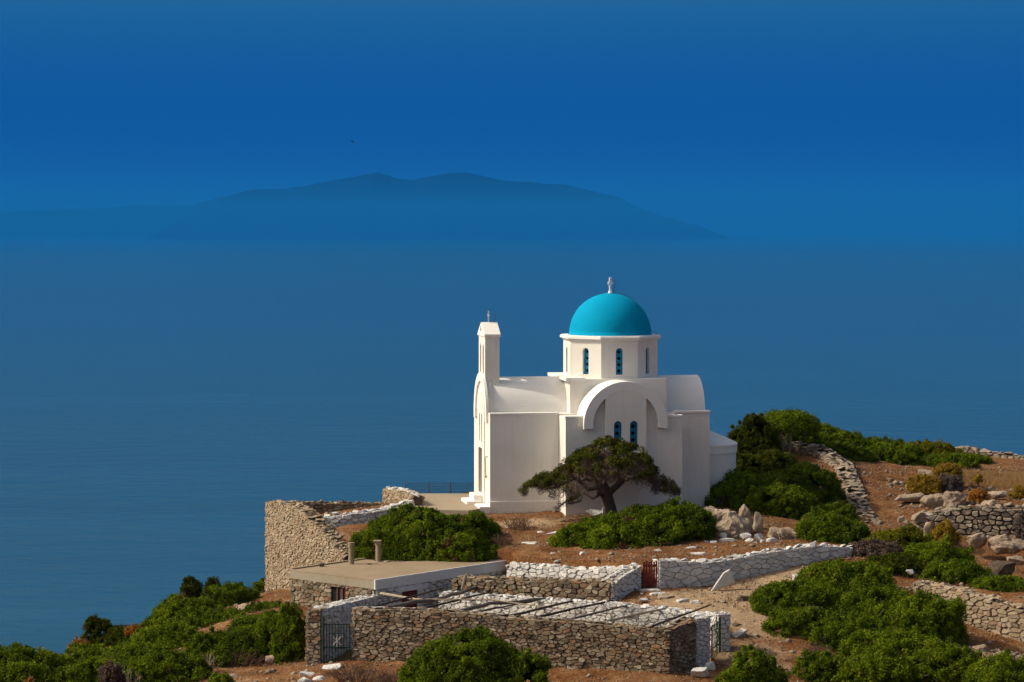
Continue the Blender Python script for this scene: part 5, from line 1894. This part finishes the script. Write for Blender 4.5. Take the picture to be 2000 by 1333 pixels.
# ------------------------------------------------------------------ boulders and painted stones: (label, px, py of centre, width px, height px, distance, material)
BO = [
    ('large pale boulder nearest the chapel behind the green shrub', 1402, 1012, 84, 52, 109.0, 'rock'),
    ('cleft tan boulder in front of the shrub mass, second of the group by the apse', 1436, 1028, 66, 58, 108.4, 'rock'),
    ('upright small boulder between the tan boulders', 1456, 1005, 26, 42, 109.8, 'rock'),
    ('pointed boulder at the end of the group by the apse', 1478, 1022, 26, 50, 109.2, 'rock'),
    ('long sloping tan boulder above the painted white stones', 1540, 1044, 92, 46, 108.2, 'rock'),
    ('flat grey boulder on the seaward slope below the retaining wall', 492, 1190, 66, 28, 105.5, 'rock'),
    ('smaller flat boulder at the foot of the tall retaining wall', 537, 1184, 34, 16, 106.5, 'rock'),
    ('low flat rock in the red soil beside the olive-gold cushion', 1777, 970, 60, 16, 117.0, 'rock'),
    ('split brown rock just above the dry terrace wall', 1825, 978, 50, 24, 115.8, 'rock'),
    ('big squarish rock above the dry terrace wall', 1864, 973, 48, 32, 115.4, 'rock'),
    ('grey boulder embedded in the head of the dry terrace wall', 1932, 988, 32, 26, 112.4, 'rock'),
    ('pale boulder at the near end of the dry terrace wall', 1795, 1008, 30, 20, 112.6, 'rock'),
    ('upright wedge of rock beside the round olive cushion', 1814, 1034, 22, 30, 110.9, 'rock'),
    ('grey boulder below the dry terrace wall, the smaller of two', 1909, 1052, 42, 28, 109.6, 'rock'),
    ('long grey boulder below the dry terrace wall, the larger of two', 1972, 1058, 74, 36, 109.4, 'rock'),
    ('dark brown boulder in dry grass above the brown retaining wall', 1952, 1106, 54, 28, 105.8, 'rock_dark'),
    ('dark flattish rock lying on the sandy path', 1452, 1168, 28, 16, 97.8, 'rock_dark'),
    ('brown flat rock beyond the white boulder on the path', 1440, 1221, 22, 8, 95.0, 'rock_dark'),
    ('pale flat stone at the picture edge in the dry grass', 1985, 1092, 34, 14, 107.5, 'rock'),
    ('pale rock debris below the brown retaining wall', 1915, 1272, 34, 26, 93.6, 'rock'),
    ('rounded pale stone in the rubble under the brown retaining wall', 1965, 1290, 26, 16, 92.6, 'rock'),
    ('grey stone by the tall bush on the bare red ground', 527, 1286, 22, 16, 95.4, 'rock'),
    ('pale stone on the bare red ground beside the slope shrubs', 456, 1322, 22, 12, 92.6, 'rock'),
    ('pale stone lying in the shrubs of the left slope', 224, 1282, 22, 16, 99.0, 'rock'),
    ('flat pale rock between cushions and terrace wall', 1948, 965, 40, 12, 116.2, 'rock'),
    ('low pale stones edge at the far side of the red soil', 1815, 925, 50, 14, 121.8, 'rock'),
    ('small pale block on the red soil near the terrace wall', 1760, 1013, 14, 12, 113.2, 'rock'),
]
WH = [
    ('white painted slab of rock in the middle of the dirt below the chapel', 1036, 1066, 54, 18, 107.0),
    ('long narrow white stone above the slab in the dirt', 1079, 1041, 42, 9, 108.8),
    ('small white stone at the near end of the long narrow one', 1056, 1040, 15, 7, 108.9),
    ('small white stone past the end of the long narrow one', 1108, 1040, 13, 6, 108.9),
    ('white stone at the foot of the wide shrub, beside the slab path', 1139, 1084, 16, 13, 104.4),
    ('small white stone close behind the white terrace wall', 1089, 1095, 18, 6, 103.8),
    ('white stone just behind the terrace wall, below the wide shrub', 1127, 1093, 18, 8, 103.7),
    ('small white pebble on the dirt above the terrace wall', 1080, 1082, 16, 6, 104.9),
    ('large white boulder on the dirt behind the red picket gate', 1278, 1079, 36, 20, 104.4),
    ('flat white stone on the dirt, upper of the two right of the large one', 1345, 1072, 38, 11, 105.0),
    ('flat white stone on the dirt, lower of the two right of the large one', 1366, 1084, 42, 11, 103.9),
    ('white painted stone block lying between tree trunk and chapel wall', 1163, 1001, 40, 11, 111.0),
    ('white stone leaning at the back of the windswept tree trunk', 1181, 998, 12, 14, 110.8),
    ('small white stone at the foot of the windswept tree', 1172, 1015, 12, 8, 109.6),
    ('small grey-white stone at the end of the shrub by the boulders', 1381, 1060, 14, 10, 106.4),
    ('second grey-white stone at the end of the shrub by the boulders', 1394, 1060, 16, 9, 106.3),
    ('low white stones band at the foot of the boulders', 1422, 1054, 48, 9, 106.8),
    ('white pointed stone under the cleft boulder', 1413, 1047, 16, 13, 107.0),
    ('white slanted stone leaning in the painted row', 1456, 1046, 24, 11, 107.0),
    ('round white stone in the painted row', 1463, 1055, 18, 14, 106.6),
    ('tilted white stone near the end of the painted row', 1482, 1049, 22, 16, 106.9),
    ('small white stone below the painted row', 1475, 1062, 13, 8, 106.2),
    ('white block stone below the long tan boulder', 1507, 1056, 26, 17, 106.6),
    ('small white stone beside the block below the tan boulder', 1490, 1060, 12, 12, 106.4),
    ('white stone standing on the head of the long white wall', 1588, 1060, 15, 14, 103.3),
    ('white boulder lying on the path beyond the right barred gate', 1445, 1237, 36, 24, 94.0),
    ('white flat boulder against the near jamb of the right barred gate', 1368, 1312, 40, 18, 88.8),
    ('grey-white boulder behind the flat one by the right gate jamb', 1387, 1300, 24, 22, 89.7),
    ('white flagstone on the path below the steps', 1334, 1174, 26, 12, 97.2),
    ('second white flagstone on the path, nearer the sand', 1358, 1177, 24, 9, 97.0),
    ('pale flat stone on the path beside the gate pillar', 1256, 1171, 24, 8, 97.6),
    ('long flat stone at the head of the whitewashed back wall', 1314, 1189, 30, 9, 95.2),
    ('white sill stone in front of the left green gate', 650, 1302, 48, 12, 91.8),
    ('whitewashed rock below the gate stub, topmost of three', 600, 1316, 34, 12, 91.0),
    ('whitewashed rock below the gate stub, middle of three', 592, 1328, 36, 12, 90.0),
    ('whitewashed rock below the gate stub, on the gate side', 622, 1326, 32, 14, 90.2),
    ('small white stone on the head of the brown retaining wall', 1778, 1116, 18, 10, 100.8),
    ('white stone peeping out at the end of the long white wall', 1555, 1127, 22, 12, 100.9),
]
for i, (lab, px, py, w, h, Y, mt) in enumerate(BO):
    q = P(px, py, Y)
    s = Y / FPX / 2
    me = rock_mesh('boulder', 900 + i, M[mt], w * s * 1.12, w * s * 0.85, h * s * 1.35, npt=18, sub=3, rough=0.17)
    o = link('boulder', me, None, (q.x, q.y, q.z - h * s * 0.35))
    o.rotation_euler = (0, 0.12 * math.sin(i * 2.3), 0)
    tag(o, lab, 'boulder', 'boulders on the hillside')
for i, (lab, px, py, w, h, Y) in enumerate(WH):
    q = P(px, py, Y)
    s = Y / FPX / 2
    me = rock_mesh('white_stone', 1000 + i, M['stone_white'], w * s * 1.08, w * s * 0.7, h * s * 1.25, npt=14, sub=1, rough=0.08)
    o = link('white_stone', me, None, (q.x, q.y, q.z - h * s * 0.2))
    tag(o, lab, 'white stone', 'white painted stones')
# sloping white slab that props the long wall
a, c = P(1388, 1153, 99.7), P(1436, 1128, 100.9)
b = MB()
b.prism([(0, 0), (1.0, 0.32), (0.78, 0.86), (0.52, 0.72)], 0, 0.22, lambda x, y, d: Vector((x, 0.25 * x + d, y - 0.05)))
o = b.build('buttress', M['stone_white'], None, (a.x, a.y, a.z - 0.02), bevel=0.03)
tag(o, 'flat triangular white slab leaning against the long white wall', 'slab')

# ------------------------------------------------------------------ bird over the sea
q = P(688, 277, 150.0)
b = MB()
b.tube([(-0.09, 0, 0.02), (-0.05, 0, 0.01), (0.03, 0, 0), (0.12, 0, -0.01)], [0.008, 0.028, 0.034, 0.006], 8)
b.add([(-0.03, 0, 0.01), (0.05, 0, 0.0), (0.01, -0.13, 0.04), (-0.05, -0.24, 0.02)], [(0, 1, 2, 3)])
b.add([(-0.03, 0, 0.01), (0.05, 0, 0.0), (0.01, 0.13, 0.04), (-0.05, 0.24, 0.02)], [(0, 1, 2, 3)])
b.add([(0.09, 0, 0), (0.17, -0.03, -0.01), (0.17, 0.03, -0.01)], [(0, 1, 2)])
bird = b.build('bird', M['bird'], None, q)
bird.rotation_euler = (0, R(22), R(10))
tag(bird, 'tiny dark bird in flight above the island', 'bird')

# ------------------------------------------------------------------ gravel, loose stones and dry grass on the bare ground
rng = np.random.default_rng(21)


def free_points(n, x0, x1, y0, y1):
    x, y = rng.uniform(x0, x1, n), rng.uniform(y0, y1, n)
    bad = in_poly(x, y, YARD_POLY)
    hx, hy = [(p.x, p.y) for p in (hp3(-0.3, -0.3, 0), hp3(HOUSE_L + 0.3, -0.3, 0), hp3(HOUSE_L + 0.3, HOUSE_W + 0.3, 0), hp3(-0.3, HOUSE_W + 0.3, 0))], None
    bad |= in_poly(x, y, hx)
    cxy = [(-0.98 + u * math.cos(CH_A) - v * math.sin(CH_A), 113 + u * math.sin(CH_A) + v * math.cos(CH_A)) for u, v in ((-0.3, -0.15), (3.1, -0.15), (3.1, -2), (8.5, -2), (8.5, -.2), (12, -.2), (12, 6), (-0.3, 6))]
    bad |= in_poly(x, y, cxy)
    bad |= in_poly(x, y, tp)
    return x[~bad], y[~bad]


OV = np.array([(1, 0, 0), (-1, 0, 0), (0, 1, 0), (0, -1, 0), (0, 0, 1), (0, 0, -1)], float)
OF = np.array([(0, 2, 4), (2, 1, 4), (1, 3, 4), (3, 0, 4), (2, 0, 5), (1, 2, 5), (3, 1, 5), (0, 3, 5)])


def scatter_stones(name, label, n, size, mat, area, dense=None):
    x, y = free_points(n, *area)
    if dense is not None:
        k = np.array([mnoise.noise((a * dense, b * dense, 5)) for a, b in zip(x, y)]) > 0.0
        x, y = x[k], y[k]
    z = ground(x, y)
    m = len(x)
    s = size * np.minimum(rng.lognormal(0, 0.5, m), 2.0)
    V = OV[None] * (0.75 + 0.5 * rng.random((m, 6, 1)))
    V = V * np.stack([s * rng.uniform(0.8, 1.6, m), s * rng.uniform(0.8, 1.5, m), s * rng.uniform(0.4, 0.9, m)], -1)[:, None]
    a = rng.uniform(0, 6.28, m)
    ca, sa = np.cos(a)[:, None], np.sin(a)[:, None]
    X = V[..., 0] * ca - V[..., 1] * sa + x[:, None]
    Yv = V[..., 0] * sa + V[..., 1] * ca + y[:, None]
    V = np.stack([X, Yv, V[..., 2] + (z + s * 0.15)[:, None]], -1).reshape(-1, 3)
    T = (OF[None] + (np.arange(m) * 6)[:, None, None]).reshape(-1, 3)
    o = link(name, mesh_np(name, V, tris=T, mat=mat))
    tag(o, label, name.replace('_', ' '), kind='stuff')


AREA = (-13, 31, 87, 131)
scatter_stones('gravel', 'fine gravel and stone chips on the dry ground', 50000, 0.024, M['stone_field'], AREA)
scatter_stones('rubble', 'loose fist-sized rubble scattered over the slopes', 3500, 0.07, M['stone_field'], AREA, 0.35)
scatter_stones('rubble', 'loose stone debris under the lower retaining wall', 1500, 0.055, M['stone_field'], (16.5, 20, 89.5, 94))
scatter_stones('rubble', 'loose stones between the cushion plants above the terrace wall', 600, 0.085, M['stone_field'], (17.5, 25, 112.6, 122), 0.5)


def dry_grass(name, label, n, h, area, mat, thr=-0.05, f=0.7, tb=0.4):
    x, y = free_points(n, *area)
    nn = np.array([mnoise.noise((a * f, b * f, 17)) for a, b in zip(x, y)])
    k = nn > thr
    x, y = x[k], y[k]
    z = ground(x, y)
    m, nb = len(x), 5
    bx = np.repeat(x, nb) + rng.normal(0, 0.05, m * nb)
    by = np.repeat(y, nb) + rng.normal(0, 0.05, m * nb)
    bz = np.repeat(z, nb) - 0.02
    hh = h * rng.uniform(0.4, 1.3, m * nb)
    a = rng.uniform(0, 6.28, m * nb)
    ln = rng.uniform(0.1, 0.7, m * nb) * hh
    w = 0.008
    p0 = np.stack([bx - w * np.sin(a), by + w * np.cos(a), bz], -1)
    p1 = np.stack([bx + w * np.sin(a), by - w * np.cos(a), bz], -1)
    p2 = np.stack([bx + ln * np.cos(a), by + ln * np.sin(a), bz + hh], -1)
    V = np.stack([p0, p1, p2], 1).reshape(-1, 3)
    T = np.arange(len(V)).reshape(-1, 3)
    tv = np.clip(np.repeat(rng.normal(tb, 0.15, m), nb) + rng.normal(0, 0.12, m * nb), 0, 1)
    o = link(name, mesh_np(name, V, tris=T, mat=mat, face_attr=('tint', tv)))
    tag(o, label, 'dry grass', kind='stuff')


dry_grass('dry_grass', 'short dry reddish grass in patches on the bare earth', 28000, 0.17, AREA, M['straw'], -0.02, 0.8, 0.3)
dry_grass('dry_grass', 'yellow dry grass on the slope below the ridge wall', 4000, 0.26, (22.0, 27, 121.5, 126.5), M['straw'], -0.4, 0.5, 0.85)

# ------------------------------------------------------------------ the hazy air over the sea
HZ = 1250.0
hs = 69500.0
b = MB()
b.box(-hs, hs, -hs, hs, SEA_Z - 30, HZ)
hz = b.build('haze', None)
hm = bpy.data.materials.new('haze_air')
hm.use_nodes = True
hn = hm.node_tree.nodes
hn.remove(hn['Principled BSDF'])
pv = hn.new('ShaderNodeVolumePrincipled')
pv.inputs['Color'].default_value = HAZE_COL
pv.inputs['Density'].default_value = HAZE_DENS
pv.inputs['Anisotropy'].default_value = 0.0
hm.node_tree.links.new(pv.outputs[0], hn['Material Output'].inputs['Volume'])
hz.data.materials.clear()
hz.data.materials.append(hm)
tag(hz, 'thin blue haze in the air over the sea', 'haze', kind='stuff')

# ------------------------------------------------------------------ bank of mist lying on the far sea at the island's foot
b = MB()
b.box(-17000, 17000, 17000, 41000, SEA_Z + 2, 430)
mi = b.build('sea_mist', None)
mm_ = bpy.data.materials.new('mist_air')
mm_.use_nodes = True
mn_ = mm_.node_tree.nodes
mn_.remove(mn_['Principled BSDF'])
pm = mn_.new('ShaderNodeVolumePrincipled')
pm.inputs['Color'].default_value = (0.016, 0.265, 0.74, 1)
pm.inputs['Density'].default_value = 4.6e-5
mm_.node_tree.links.new(pm.outputs[0], mn_['Material Output'].inputs['Volume'])
mi.data.materials.clear()
mi.data.materials.append(mm_)
tag(mi, 'pale bank of mist lying on the far sea at the foot of the island', 'mist', kind='stuff')
